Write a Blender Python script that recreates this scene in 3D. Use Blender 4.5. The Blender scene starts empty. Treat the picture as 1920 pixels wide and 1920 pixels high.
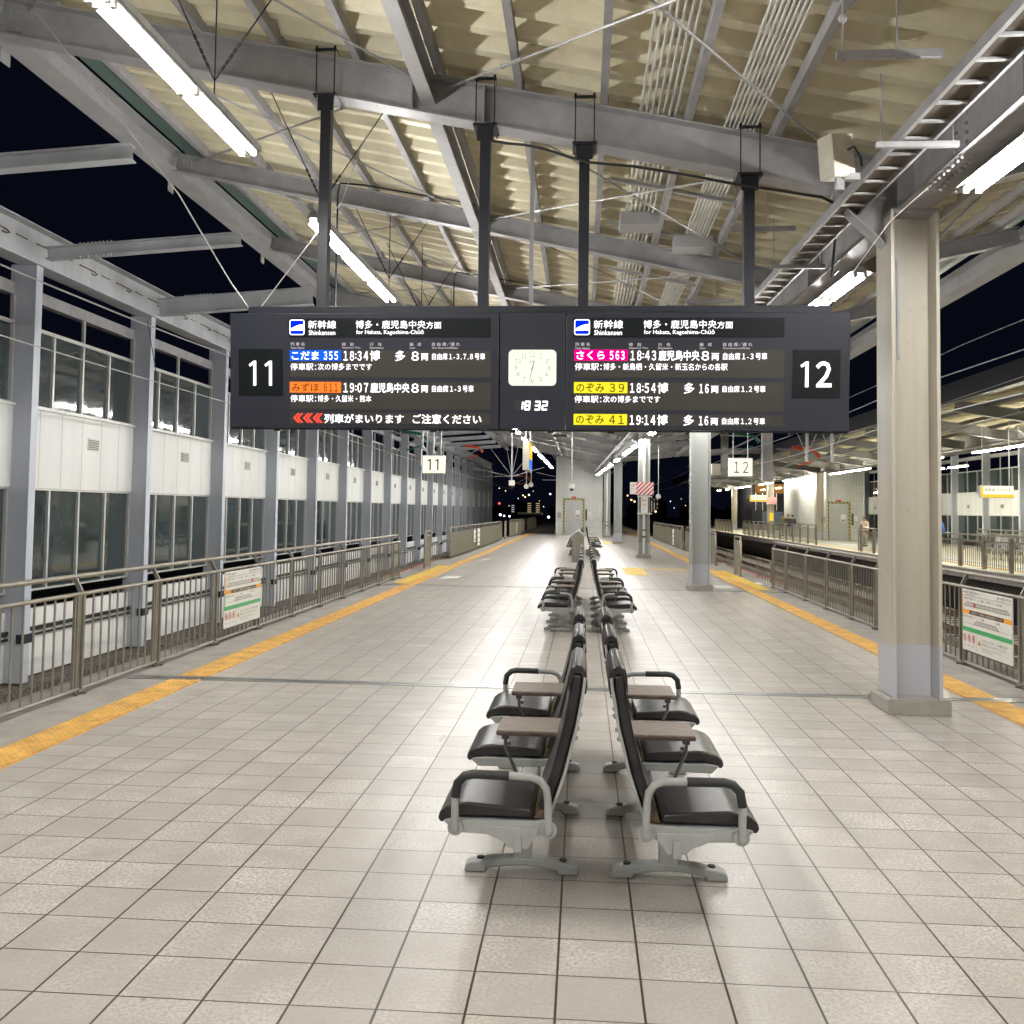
import bpy, math, random
from mathutils import Vector, Matrix
random.seed(7)
R = math.radians
SC = bpy.context.scene
COL = SC.collection

# ------------------------------------------------------------------ camera
H = 1.682
YAW, PITCH, ROLL = .07411, .04941, .013591
fw = Vector((-math.sin(YAW)*math.cos(PITCH), math.cos(YAW)*math.cos(PITCH), math.sin(PITCH)))
r0 = Vector((math.cos(YAW), math.sin(YAW), 0)); u0 = r0.cross(fw)
rt = math.cos(ROLL)*r0 + math.sin(ROLL)*u0; up = rt.cross(fw)
cam = bpy.data.cameras.new('camera'); camo = bpy.data.objects.new('camera', cam); COL.objects.link(camo)
m = Matrix((rt, up, -fw)).transposed().to_4x4(); m.translation = (0, 0, H); camo.matrix_world = m
cam.sensor_width = 36; cam.lens = 1800.65/1920*36
cam.shift_y = -(960-867.43)/1920
cam.clip_start = .05; cam.clip_end = 2000
SC.camera = camo

# ------------------------------------------------------------------ world and exposure
w = bpy.data.worlds.new("World"); SC.world = w; w.use_nodes = True
nt = w.node_tree; bg = nt.nodes['Background']
bg.inputs[0].default_value = (.0016, .0022, .0055, 1); bg.inputs[1].default_value = 1.0
SC.view_settings.view_transform = 'Standard'; SC.view_settings.look = 'None'
SC.view_settings.exposure = 0.20; SC.view_settings.gamma = 1.0
cy = SC.cycles
cy.use_denoising = True; cy.max_bounces = 7; cy.diffuse_bounces = 4; cy.glossy_bounces = 4
cy.transmission_bounces = 4; cy.sample_clamp_indirect = 4; cy.caustics_reflective = False; cy.caustics_refractive = False
TUBE = 205.0      # radiance of a fluorescent tube

# ------------------------------------------------------------------ helpers
class MB:
    def __init__(s): s.v = []; s.f = []
    def quad(s, a, b, c, d):
        n = len(s.v); s.v += [Vector(a), Vector(b), Vector(c), Vector(d)]; s.f.append((n, n+1, n+2, n+3)); return s
    def poly(s, pts):
        n = len(s.v); s.v += [Vector(p) for p in pts]; s.f.append(tuple(range(n, n+len(pts)))); return s
    def box(s, x0, x1, y0, y1, z0, z1):
        n = len(s.v)
        s.v += [Vector(p) for p in ((x0,y0,z0),(x1,y0,z0),(x1,y1,z0),(x0,y1,z0),(x0,y0,z1),(x1,y0,z1),(x1,y1,z1),(x0,y1,z1))]
        s.f += [tuple(n+i for i in q) for q in ((3,2,1,0),(4,5,6,7),(0,1,5,4),(1,2,6,5),(2,3,7,6),(3,0,4,7))]
        return s
    def bar(s, p, q, wd, ht, os=0., ou=0.):
        p = Vector(p); q = Vector(q); d = (q-p).normalized()
        z = Vector((0,0,1)) if abs(d.z) < .95 else Vector((0,1,0))
        sd = d.cross(z).normalized(); u = sd.cross(d)
        o = sd*os + u*ou; a = sd*wd/2; b = u*ht/2; n = len(s.v)
        for c in (p+o, q+o): s.v += [c-a-b, c+a-b, c+a+b, c-a+b]
        s.f += [tuple(n+i for i in k) for k in ((0,1,2,3),(7,6,5,4),(1,0,4,5),(2,1,5,6),(3,2,6,7),(0,3,7,4))]
        return s
    def ibeam(s, p, q, ht, wd, tf=.014, tw=.01):
        s.bar(p, q, wd, tf, 0, ht/2-tf/2); s.bar(p, q, wd, tf, 0, -ht/2+tf/2); s.bar(p, q, tw, ht-2*tf); return s
    def tube(s, pts, r, n=8, caps=True, closed=False):
        pts = [Vector(p) for p in pts]; m_ = len(pts); rr = r if isinstance(r, (list, tuple)) else [r]*m_
        base = len(s.v); prev = None
        for i, p in enumerate(pts):
            if closed: d = pts[(i+1) % m_] - pts[i-1]
            else: d = pts[min(i+1, m_-1)] - pts[max(i-1, 0)]
            d.normalize()
            if prev is None:
                z = Vector((0,0,1)) if abs(d.z) < .9 else Vector((1,0,0)); a = d.cross(z).normalized()
            else: a = (prev - d*prev.dot(d)).normalized()
            prev = a; b = d.cross(a)
            for k in range(n):
                t = 2*math.pi*k/n; s.v.append(p + a*math.cos(t)*rr[i] + b*math.sin(t)*rr[i])
        L = m_ if closed else m_-1
        for i in range(L):
            j = (i+1) % m_
            for k in range(n):
                k2 = (k+1) % n
                s.f.append((base+i*n+k, base+j*n+k, base+j*n+k2, base+i*n+k2))
        if caps and not closed:
            s.f.append(tuple(base+k for k in range(n))); s.f.append(tuple(base+(m_-1)*n+k for k in reversed(range(n))))
        return s
    def prism(s, pts, d):          # closed outline extruded by vector d
        n = len(s.v); k = len(pts); d = Vector(d); pts = [Vector(p) for p in pts]
        s.v += pts + [p+d for p in pts]
        s.f.append(tuple(range(n+k-1, n-1, -1))); s.f.append(tuple(range(n+k, n+2*k)))
        for i in range(k):
            j = (i+1) % k; s.f.append((n+i, n+j, n+k+j, n+k+i))
        return s
    def ball(s, c, r, n=8, m_=5, sc=(1,1,1)):
        c = Vector(c); b = len(s.v)
        s.v.append(c+Vector((0,0,r*sc[2])))
        for i in range(1, m_):
            t = math.pi*i/m_
            for k in range(n):
                a = 2*math.pi*k/n
                s.v.append(c+Vector((r*sc[0]*math.sin(t)*math.cos(a), r*sc[1]*math.sin(t)*math.sin(a), r*sc[2]*math.cos(t))))
        s.v.append(c-Vector((0,0,r*sc[2]))); e = len(s.v)-1
        for k in range(n):
            k2 = (k+1) % n
            s.f.append((b, b+1+k, b+1+k2)); s.f.append((e, b+1+(m_-2)*n+k2, b+1+(m_-2)*n+k))
            for i in range(m_-2):
                s.f.append((b+1+i*n+k, b+1+(i+1)*n+k, b+1+(i+1)*n+k2, b+1+i*n+k2))
        return s
    def mirror_x(s, cx):
        o = MB(); o.v = [Vector((2*cx-p.x, p.y, p.z)) for p in s.v]; o.f = [tuple(reversed(q)) for q in s.f]; return o
    def build(s, name, mat, parent=None, loc=None, smooth=False, bevel=0, seg=2, local=False):
        me = bpy.data.meshes.new(name)
        if loc is not None: L = Vector(loc)
        elif parent is not None and not local: L = world_loc(parent)
        else: L = Vector((0,0,0))
        me.from_pydata([p-L for p in s.v], [], s.f); me.update()
        if mat: me.materials.append(mat)
        if smooth:
            for p_ in me.polygons: p_.use_smooth = True
            try: me.set_sharp_from_angle(angle=R(40))
            except Exception: pass
        o = bpy.data.objects.new(name, me); COL.objects.link(o)
        if parent is not None: o.parent = parent
        elif loc is not None: o.location = loc
        if bevel:
            b = o.modifiers.new('bevel', 'BEVEL'); b.width = bevel; b.segments = seg; b.limit_method = 'ANGLE'; b.angle_limit = R(40)
        return o

def world_loc(o):
    L = Vector((0,0,0))
    while o is not None: L += Vector(o.location); o = o.parent
    return L
def tag(o, label=None, cat=None, group=None, kind=None):
    if label: o['label'] = label
    if cat: o['category'] = cat
    if group: o['group'] = group
    if kind: o['kind'] = kind
    return o
def thing(name, label, cat, loc=(0,0,0), group=None):
    o = bpy.data.objects.new(name, None); COL.objects.link(o); o.location = loc; o.empty_display_size = .1
    return tag(o, label, cat, group)
def struct(name, mb, mat, **k): return tag(mb.build(name, mat, **k), kind='structure')
def kids(o): return [c for c in bpy.data.objects if c.parent == o]
TREE = {}
def copy_tree(o, loc=None, label=None, group=None, parent=None, rotz=None):
    if o.name not in TREE: TREE[o.name] = kids(o)
    c = o.copy(); COL.objects.link(c); c.parent = parent
    if loc is not None: c.location = loc
    if rotz is not None: c.rotation_euler = (0,0,rotz)
    if label: c['label'] = label
    if group: c['group'] = group
    for ch in TREE[o.name]: copy_tree(ch, parent=c)
    return c

# ------------------------------------------------------------------ materials
MATS = {}
def newmat(name):
    mt = bpy.data.materials.new(name); mt.use_nodes = True; MATS[name] = mt
    return mt, mt.node_tree, mt.node_tree.nodes['Principled BSDF']
class NG:
    def __init__(s, nt): s.nt = nt
    def n(s, t, **k):
        nd = s.nt.nodes.new(t)
        for a, b in k.items(): setattr(nd, a, b)
        return nd
    def l(s, a, b): s.nt.links.new(a, b)
    def m(s, op, a, b=None, c=None):
        nd = s.n('ShaderNodeMath', operation=op)
        for i, x in enumerate((a, b, c)):
            if x is None: continue
            if isinstance(x, (int, float)): nd.inputs[i].default_value = x
            else: s.l(x, nd.inputs[i])
        return nd.outputs[0]
    def pos(s):
        g = s.n('ShaderNodeNewGeometry'); x = s.n('ShaderNodeSeparateXYZ'); s.l(g.outputs['Position'], x.inputs[0]); return g.outputs['Position'], x.outputs
    def noise(s, scale, detail=3, rough=.6, vec=None, sc=None):
        nd = s.n('ShaderNodeTexNoise'); nd.inputs['Scale'].default_value = scale; nd.inputs['Detail'].default_value = detail; nd.inputs['Roughness'].default_value = rough
        if vec is None: vec = s.pos()[0]
        if sc:
            mp = s.n('ShaderNodeMapping'); mp.inputs['Scale'].default_value = sc; s.l(vec, mp.inputs[0]); vec = mp.outputs[0]
        s.l(vec, nd.inputs['Vector']); return nd.outputs['Fac']
    def ramp(s, fac, stops):
        nd = s.n('ShaderNodeValToRGB'); e = nd.color_ramp.elements
        while len(e) < len(stops): e.new(.5)
        for i, (p, c) in enumerate(stops):
            e[i].position = p; e[i].color = (*c, 1) if len(c) == 3 else c
        s.l(fac, nd.inputs[0]); return nd.outputs[0]
    def mix(s, fac, a, b, blend='MIX'):
        nd = s.n('ShaderNodeMix', data_type='RGBA', blend_type=blend)
        for i, x in ((0, fac), (6, a), (7, b)):
            if isinstance(x, (int, float)): nd.inputs[i].default_value = x
            elif isinstance(x, tuple): nd.inputs[i].default_value = (*x, 1)
            else: s.l(x, nd.inputs[i])
        return nd.outputs[2]
    def bump(s, h, strength=.3, dist=.01):
        nd = s.n('ShaderNodeBump'); nd.inputs['Strength'].default_value = strength; nd.inputs['Distance'].default_value = dist
        s.l(h, nd.inputs['Height']); return nd.outputs[0]
    def stripe(s, coord, off, period, half):       # 1 inside a thin line that repeats
        f = s.m('FRACT', s.m('DIVIDE', s.m('SUBTRACT', coord, off), period))
        d = s.m('MINIMUM', f, s.m('SUBTRACT', 1., f))
        return s.m('LESS_THAN', s.m('MULTIPLY', d, period), half)

def paint(name, col, rough=.5, metal=0., var=.12, scale=2.5, rust=0., rustcol=(.16,.07,.03), spec=.5, streak=False):
    mt, nt_, b = newmat(name); g = NG(nt_)
    n1 = g.noise(scale, 4, .65, sc=(1,1,.25) if streak else None)
    lo = tuple(c*(1-var*1.6) for c in col); hi = tuple(min(1, c*(1+var)) for c in col)
    c = g.ramp(n1, [(.3, lo), (.7, hi)])
    if rust:
        n2 = g.noise(scale*5, 5, .7)
        k = g.ramp(n2, [(1-rust-.02, (0,0,0)), (1-rust+.03, (1,1,1))])
        c = g.mix(k, c, rustcol)
    g.l(c, b.inputs['Base Color'])
    b.inputs['Roughness'].default_value = rough; b.inputs['Metallic'].default_value = metal
    rr = g.m('MAXIMUM', g.m('ADD', g.m('MULTIPLY', g.noise(scale*3, 3), .14), rough-.07), .28 if rough > .2 else 0.); g.l(rr, b.inputs['Roughness'])
    try: b.inputs['Specular IOR Level'].default_value = spec
    except Exception: pass
    return mt
def emit(name, col, st):
    mt = bpy.data.materials.new(name); mt.use_nodes = True; nt_ = mt.node_tree; nt_.nodes.clear()
    e = nt_.nodes.new('ShaderNodeEmission'); e.inputs[0].default_value = (*col, 1); e.inputs[1].default_value = st
    o = nt_.nodes.new('ShaderNodeOutputMaterial'); nt_.links.new(e.outputs[0], o.inputs[0]); return mt

# floor tiles 300 x 300
def tile_mat(name, base, line=True, x0=.224, y0=.273, tint=(1,1,1)):
    mt, nt_, b = newmat(name); g = NG(nt_); P, xyz = g.pos(); X, Y = xyz[0], xyz[1]
    idx = g.n('ShaderNodeCombineXYZ'); g.l(g.m('FLOOR', g.m('DIVIDE', g.m('SUBTRACT', X, x0), .3)), idx.inputs[0]); g.l(g.m('FLOOR', g.m('DIVIDE', g.m('SUBTRACT', Y, y0), .3)), idx.inputs[1])
    wn = g.n('ShaderNodeTexWhiteNoise', noise_dimensions='2D'); g.l(idx.outputs[0], wn.inputs['Vector'])
    sp = g.noise(62, 4, .9); sp2 = g.noise(230, 2, .5); big = g.noise(1.1, 5, .65); st = g.noise(6, 5, .75, sc=(.6,1.2,1))
    c = g.ramp(sp, [(.42, tuple(v*.22 for v in base)), (.50, tuple(v*.95 for v in base)), (.57, tuple(min(1, v*1.5) for v in base))])
    c = g.mix(.25, c, g.ramp(sp2, [(.4, tuple(v*.7 for v in base)), (.6, tuple(min(1, v*1.2) for v in base))]))
    c = g.mix(g.m('MULTIPLY', wn.outputs[0], .72), c, (base[0]*.60, base[1]*.60, base[2]*.60))
    c = g.mix(g.ramp(big, [(.30, (0,0,0)), (.75, (.65,.65,.65))]), c, (base[0]*.62, base[1]*.59, base[2]*.54))
    c = g.mix(g.ramp(st, [(.35, (0,0,0)), (.9, (.3,.3,.3))]), c, (base[0]*.5, base[1]*.5, base[2]*.5))
    # scuffs
    sc = g.n('ShaderNodeTexVoronoi'); sc.inputs['Scale'].default_value = 2.3; g.l(P, sc.inputs['Vector'])
    dots = g.m('LESS_THAN', sc.outputs['Distance'], .026)
    c = g.mix(g.m('MULTIPLY', dots, .6), c, (.07,.06,.05))
    for sc_, rz_, kk in ((1.3,.7,.030),(1.9,-.5,.026),(.8,1.2,.022)):
        mp = g.n('ShaderNodeMapping'); mp.inputs['Rotation'].default_value = (0,0,rz_); mp.inputs['Scale'].default_value = (1,.13,1); g.l(P, mp.inputs[0])
        vv = g.n('ShaderNodeTexVoronoi'); vv.inputs['Scale'].default_value = sc_; g.l(mp.outputs[0], vv.inputs['Vector'])
        c = g.mix(g.m('MULTIPLY', g.m('LESS_THAN', vv.outputs['Distance'], kk), .65), c, (.12,.10,.09))
    gr = g.noise(.55, 4, .7, sc=(1,.5,1)); c = g.mix(g.ramp(gr, [(.38,(0,0,0)),(.68,(.7,.7,.7))]), c, (base[0]*.60,base[1]*.61,base[2]*.60))
    lx = g.stripe(X, x0, .3, .0045); ly = g.stripe(Y, y0, .3, .0034)
    ln = g.m('MAXIMUM', lx, ly)
    tn = g.n('ShaderNodeTexNoise'); tn.inputs['Scale'].default_value = 3.2; tn.inputs['Detail'].default_value = 6; ad = g.n('ShaderNodeVectorMath', operation='MULTIPLY_ADD'); ad.inputs[1].default_value = (17.3,9.1,0); g.l(idx.outputs[0], ad.inputs[0]); g.l(P, ad.inputs[2]); g.l(ad.outputs[0], tn.inputs['Vector'])
    c = g.mix(g.ramp(tn.outputs['Fac'], [(.40,(0,0,0)),(.68,(.8,.8,.8))]), c, (base[0]*.58,base[1]*.56,base[2]*.54))
    c = g.mix(ln, c, (.05,.038,.032))
    g.l(c, b.inputs['Base Color'])
    r_ = g.m('ADD', g.m('MULTIPLY', g.noise(3.2, 5, .7, sc=(.8,1.6,1)), .10), g.m('MULTIPLY', wn.outputs[0], .045))
    r_ = g.m('MAXIMUM', g.m('ADD', r_, .215), .279)
    g.l(r_, b.inputs['Roughness']); b.inputs['Specular IOR Level'].default_value = .7
    hgt = g.m('SUBTRACT', g.m('MULTIPLY', sp, .35), g.m('MULTIPLY', ln, 1.5))
    hgt = g.m('ADD', hgt, g.m('MULTIPLY', g.noise(6, 2), 1.2))
    g.l(g.bump(hgt, .7, .003), b.inputs['Normal'])
    return mt
M = {}
M['tile'] = tile_mat('floor_tile', (.66,.61,.56))
M['conc'] = paint('concrete', (.30,.275,.25), .75, var=.15, scale=3)
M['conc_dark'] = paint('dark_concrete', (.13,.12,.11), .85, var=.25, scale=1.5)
M['redline'] = paint('red_edge', (.42,.13,.09), .7, var=.2)
M['yellow'] = paint('tactile_yellow', (.68,.385,.095), .5, var=.22, scale=5, rust=.28, rustcol=(.42,.26,.10))
M['yellow2'] = paint('marking_yellow', (.74,.48,.06), .55, var=.2, scale=6)
M['steel_strip'] = paint('joint_metal', (.5,.5,.5), .3, metal=.9, var=.15)
M['grey'] = paint('grey_steel_paint', (.35,.345,.355), .42, var=.16, scale=2.6, rust=.17, rustcol=(.20,.17,.14))
M['greylight'] = paint('light_grey_steel_paint', (.40,.395,.40), .42, var=.10, scale=1.6)
M['greyrust'] = paint('weathered_white_steel', (.47,.48,.50), .5, var=.13, scale=1.5, rust=.23, rustcol=(.20,.10,.05), streak=True)
M['bldcol'] = paint('facade_column_paint', (.46,.485,.54), .45, var=.1, scale=1.2, rust=.14, streak=True)
M['bldedge'] = paint('facade_column_edge_tone', (.55,.58,.66), .45, var=.1, scale=1.2, rust=.16, rustcol=(.3,.2,.1), streak=True)  # lighter copy of the column colour, used on the outward flange
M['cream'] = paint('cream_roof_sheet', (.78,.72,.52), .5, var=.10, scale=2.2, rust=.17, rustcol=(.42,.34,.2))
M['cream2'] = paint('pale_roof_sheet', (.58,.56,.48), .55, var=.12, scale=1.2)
M['fardeck'] = paint('far_roof_sheet', (.42,.37,.22), .55, var=.15)
M['farsteel'] = paint('far_canopy_steel', (.15,.145,.14), .5, var=.1)
M['galv'] = paint('galvanised', (.44,.44,.44), .42, metal=.35, var=.15, scale=8)
M['white'] = paint('white_conduit', (.68,.67,.64), .45, var=.06)
M['charcoal'] = paint('charcoal_paint', (.018,.019,.026), .45, var=.1, spec=.3)
M['board'] = paint('board_casing', (.024,.026,.036), .42, var=.06, scale=1, spec=.25)
M['black'] = paint('black', (.008,.008,.009), .35, var=.05)
M['screen'] = paint('unlit_display', (.045,.041,.036), .40, var=.05, scale=1, spec=.25)
M['screen_dark'] = paint('dark_display', (.008,.010,.011), .40, var=.05, scale=1, spec=.15)
M['fence'] = paint('stainless_brown', (.27,.25,.21), .36, metal=.55, var=.12, scale=5)
M['fencepanel'] = paint('fence_panel', (.25,.235,.18), .45, metal=.3, var=.1, scale=4)
M['leather'] = paint('black_vinyl', (.020,.017,.019), .33, var=.3, scale=9)
M['benchmetal'] = paint('bench_paint', (.37,.38,.365), .42, var=.08, scale=9, rust=.29, rustcol=(.16,.10,.05))
M['benchdark'] = paint('bench_bracket', (.16,.17,.16), .4, metal=.4)
M['grip'] = paint('rubber_grip', (.018,.02,.019), .5, var=.1)
M['brown'] = paint('perforated_backing', (.11,.07,.035), .6, var=.4, scale=40)
M['glass'] = paint('dark_window_glass', (.040,.056,.060), .05, var=.3, scale=.7, spec=.9)
M['alu'] = paint('window_aluminium', (.55,.55,.53), .4, metal=.3, var=.08)
M['plinth'] = paint('stone_plinth', (.32,.30,.26), .34, var=.12, scale=5)
M['ballast'] = paint('ballast', (.14,.12,.10), .95, var=.7, scale=16)
M['rail'] = paint('rail_steel', (.18,.12,.08), .45, metal=.6, var=.3, scale=6)
M['vent'] = paint('vent_brown', (.14,.12,.10), .6)
M['beige'] = paint('beige_box', (.56,.52,.42), .5, var=.08, scale=6)
M['elev'] = paint('elevator_cladding', (.40,.41,.40), .5, var=.05, scale=1)
M['door'] = paint('elevator_door', (.46,.465,.46), .38, metal=.3, var=.05)
M['signwhite'] = paint('sign_white', (.74,.73,.68), .35, var=.03)
M['orange'] = paint('sign_orange', (.85,.36,.02), .4, var=.04)
M['green'] = paint('sign_green', (.03,.36,.11), .4, var=.04)
M['ink'] = paint('print_ink', (.03,.03,.03), .5, var=.1)
M['inkgrey'] = paint('print_grey', (.30,.29,.27), .5, var=.1)
M['inkblue'] = paint('print_blue', (.25,.38,.72), .5, var=.1)
M['red'] = paint('sign_red', (.62,.03,.05), .45, var=.1)
M['insred'] = paint('insulator_red', (.75,.07,.02), .4, var=.1)
M['insgreen'] = paint('insulator_green', (.01,.15,.10), .4, var=.1)
M['mark'] = paint('white_marking', (.68,.66,.6), .6, var=.15, scale=12)
M['tube'] = emit('fluorescent_tube', (1,.99,.955), TUBE)
M['tube2'] = emit('fluorescent_tube_warm', (1,.96,.78), TUBE*1.2)
M['led'] = emit('led_white', (1,.96,1), 2.2)
M['ledsoft'] = emit('led_small', (1,.93,.96), .75)
M['ledred'] = emit('led_red', (1,.05,.03), 2.2)
M['chipblue'] = emit('led_blue', (.01,.14,.95), .95)
M['chiporange'] = emit('led_orange', (1,.20,.03), 1.25)
M['chippink'] = emit('led_pink', (1,.0,.25), 1.1)
M['chipyellow'] = emit('led_yellow', (.95,.80,.03), 1.05)
M['chipink'] = emit('led_brown', (.25,.12,.01), .35)
M['blue'] = emit('led_mark_blue', (.0,.02,1), 1.3)
M['clock'] = emit('clock_backlight', (.97,1,.80), .98)
M['clockink'] = paint('clock_ink', (.16,.18,.14), .5)
M['lightbox'] = emit('sign_backlight', (1,.95,.72), 1.1)
M['lightboxy'] = emit('yellow_backlight', (1,.62,.05), 1.0)
M['lightboxb'] = emit('blue_backlight', (.08,.25,1), .9)
def wood_mat():
    mt, nt_, b = newmat('table_wood'); g = NG(nt_); tc = g.n('ShaderNodeTexCoord')
    n1 = g.noise(14, 5, .7, vec=tc.outputs['Object'], sc=(1,6,3)); n2 = g.noise(60, 3, .6, vec=tc.outputs['Object'], sc=(.6,6,3))
    c = g.ramp(n1, [(.3,(.085,.062,.048)),(.5,(.165,.13,.105)),(.7,(.26,.21,.175))])
    c = g.mix(g.m('MULTIPLY', n2, .5), c, (.12,.08,.06)); g.l(c, b.inputs['Base Color']); b.inputs['Roughness'].default_value = .45; b.inputs['Specular IOR Level'].default_value = .3; return mt
M['wood'] = wood_mat()
def column_mat(cb=(.50,.46,.38)):
    mt, nt_, b = newmat('column_paint'); g = NG(nt_); P, xyz = g.pos()
    n1 = g.noise(1.3, 4, .6, sc=(1,1,.3)); n2 = g.noise(9, 5, .7)
    c = g.ramp(n1, [(.3,tuple(v*.85 for v in cb)),(.7,cb)])
    c = g.mix(g.ramp(n2, [(.60,(0,0,0)),(.78,(.55,.55,.55))]), c, (.25,.21,.16))
    n3 = g.noise(3.5, 5, .7, sc=(1,1,.06)); c = g.mix(g.ramp(n3, [(.5,(0,0,0)),(.75,(.38,.38,.38))]), c, (.24,.20,.14))
    band = g.m('LESS_THAN', xyz[2], .56); c = g.mix(band, c, (.47,.47,.505)); g.l(c, b.inputs['Base Color']); b.inputs['Roughness'].default_value = .4; return mt
M['column'] = column_mat()
M['column2'] = column_mat((.36,.37,.35))
def panel_mat():
    mt, nt_, b = newmat('white_wall_panel'); g = NG(nt_); P, xyz = g.pos()
    n1 = g.noise(1.1, 5, .6, sc=(1,1,.2)); c = g.ramp(n1, [(.3,(.70,.70,.685)),(.7,(.82,.82,.80))])
    ln = g.stripe(xyz[1], 14.4-.12, .6633, .006); c = g.mix(g.m('MULTIPLY', ln, .75), c, (.16,.14,.11))
    dr = g.noise(7, 4, .7, sc=(1,1,.05)); c = g.mix(g.ramp(dr, [(.6,(0,0,0)),(.85,(.35,.35,.35))]), c, (.33,.26,.17))
    g.l(c, b.inputs['Base Color']); b.inputs['Roughness'].default_value = .55; return mt
M['panel'] = panel_mat()
def hazard_mat():
    mt, nt_, b = newmat('hazard_stripes'); g = NG(nt_); P, xyz = g.pos()
    k = g.m('LESS_THAN', g.m('FRACT', g.m('DIVIDE', g.m('ADD', xyz[0], xyz[2]), .24)), .5)
    g.l(g.mix(k, (.50,.42,.12), (.10,.09,.06)), b.inputs['Base Color']); return mt
M['hazard'] = hazard_mat()
def stripes_red():
    mt, nt_, b = newmat('red_white_stripes'); g = NG(nt_); P, xyz = g.pos()
    k = g.m('LESS_THAN', g.m('FRACT', g.m('DIVIDE', g.m('SUBTRACT', xyz[0], xyz[2]), .155)), .5)
    g.l(g.mix(k, (.75,.70,.66), (.52,.05,.08)), b.inputs['Base Color']); return mt
M['redstripes'] = stripes_red()
def cladding():
    mt, nt_, b = newmat('lift_cladding'); g = NG(nt_); P, xyz = g.pos()
    ln = g.m('MAXIMUM', g.stripe(g.m('ADD', xyz[0], xyz[1]), 0, .20, .01), g.stripe(xyz[2], 0, .52, .008))
    n1 = g.noise(.7, 4, .6); c = g.ramp(n1, [(.3,(.52,.53,.51)),(.7,(.62,.63,.61))])
    g.l(g.mix(g.m('MULTIPLY', ln, .35), c, (.2,.2,.19)), b.inputs['Base Color']); b.inputs['Roughness'].default_value = .4; return mt
M['cladding'] = cladding()

# ------------------------------------------------------------------ lettering
def text_mesh(s, x0, x1, ytop, ybot, bold=0.0, space=1.0):
    """flat lettering fitted into the rectangle; returns list of verts (x, z) and faces"""
    c = bpy.data.curves.new('t', 'FONT'); c.body = s; c.offset = bold; c.space_character = space; c.resolution_u = 2
    o = bpy.data.objects.new('t', c); COL.objects.link(o)
    me = bpy.data.meshes.new_from_object(o.evaluated_get(bpy.context.evaluated_depsgraph_get()))
    bpy.data.objects.remove(o); bpy.data.curves.remove(c)
    vs = [v.co.copy() for v in me.vertices]; fs = [tuple(p.vertices) for p in me.polygons]; bpy.data.meshes.remove(me)
    if not vs: return [], []
    ax, bx = min(v.x for v in vs), max(v.x for v in vs); ay, by = min(v.y for v in vs), max(v.y for v in vs)
    sx = (x1-x0)/max(1e-6, bx-ax); sy = (ytop-ybot)/max(1e-6, by-ay)
    return [((v.x-ax)*sx+x0, (v.y-ay)*sy+ybot) for v in vs], fs
def text_into(mb, s, x0, x1, z1, z0, y, bold=0.0, space=1.0, fn=None):
    vs, fs = text_mesh(s, x0, x1, z1, z0, bold, space); n = len(mb.v)
    for a, b in vs: mb.v.append(Vector(fn(a, b)) if fn else Vector((a, y, b)))
    mb.f += [tuple(n+i for i in q) for q in fs]

# ================================================================== SETTING
# ground, platforms, tracks
struct('ground', MB().quad((-160,-20,-1.9),(200,-20,-1.9),(200,700,-1.9),(-160,700,-1.9)), M['conc_dark'])
PF = MB().quad((-3.66,-14,0),(3.55,-14,0),(3.55,150,0),(-3.66,150,0))
struct('platform_floor', PF, M['tile'])
E1 = MB(); E1.box(-4.86,-3.66,-14,150,-.25,-.003); E1.box(3.55,4.8,-14,150,-.25,-.003); E1.box(-3.66,3.55,-14,150,-.25,-.02)
struct('platform_edge', E1, M['conc'])
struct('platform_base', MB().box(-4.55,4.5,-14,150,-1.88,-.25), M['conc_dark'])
RL = MB(); RL.box(-4.92,-4.80,23.4,150,-.16,.002); RL.box(4.74,4.86,22.5,150,-.16,.002)
struct('platform_edge_line', RL, M['redline'])
# tactile paving strips with raised domes
def tactile(xa, xb, y0, y1, dome_to, name='tactile_paving'):
    t = MB(); t.box(xa, xb, y0, y1, -.001, .005)
    inner = xb if xb < 0 else xa; s_ = -1 if xb < 0 else 1
    y = y0
    while y < y1:
        ye = min(y+.292, y1)
        t.box(inner+(.008 if s_ > 0 else -.03), inner+(.03 if s_ > 0 else -.008), y+.01, ye-.004, .005, .011); y += .30
    nx = 5; y = y0+.03
    while y < min(y1, dome_to):
        for i in range(nx):
            x = (xa+.03+i*.051) if s_ < 0 else (xb-.03-i*.051)
            b = len(t.v)
            for rr, zz in ((.0135,.005),(.008,.0105)):
                for k in range(6): t.v.append(Vector((x+rr*math.cos(k*math.pi/3), y+rr*math.sin(k*math.pi/3), zz)))
            t.f.append(tuple(b+6+k for k in range(6)))
            for k in range(6): t.f.append((b+k, b+(k+1) % 6, b+6+(k+1) % 6, b+6+k))
        y += .06
    return struct(name, t, M['yellow'])
tactile(-3.965,-3.655, -3, 9.12, 9.12); tactile(-3.965,-3.655, 9.30, 90, 24)
tactile(3.545,3.855, -3, 9.12, 9.12); tactile(3.545,3.855, 9.30, 90, 24)
YM = MB()
for x0_,x1_,y0_,y1_ in ((-4.27,-3.97,21.6,28.6),(3.86,4.16,21.6,28.4),(1.17,1.77,25.9,29.1),(1.80,3.5,28.5,28.8),(1.1,1.5,50,54)):
    YM.box(x0_,x1_,y0_,y1_,-.001,.004)
struct('yellow_floor_marking', YM, M['yellow2'])
WM = MB()
for x0_,x1_,y0_,y1_ in ((-3.45,-3.05,23.4,24.2),(3.0,3.4,21.9,22.7),(4.0,4.3,23.2,23.9),(-3.4,-3.1,32,33)): WM.box(x0_,x1_,y0_,y1_,-.001,.003)
struct('white_floor_marking', WM, M['mark'])
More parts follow.
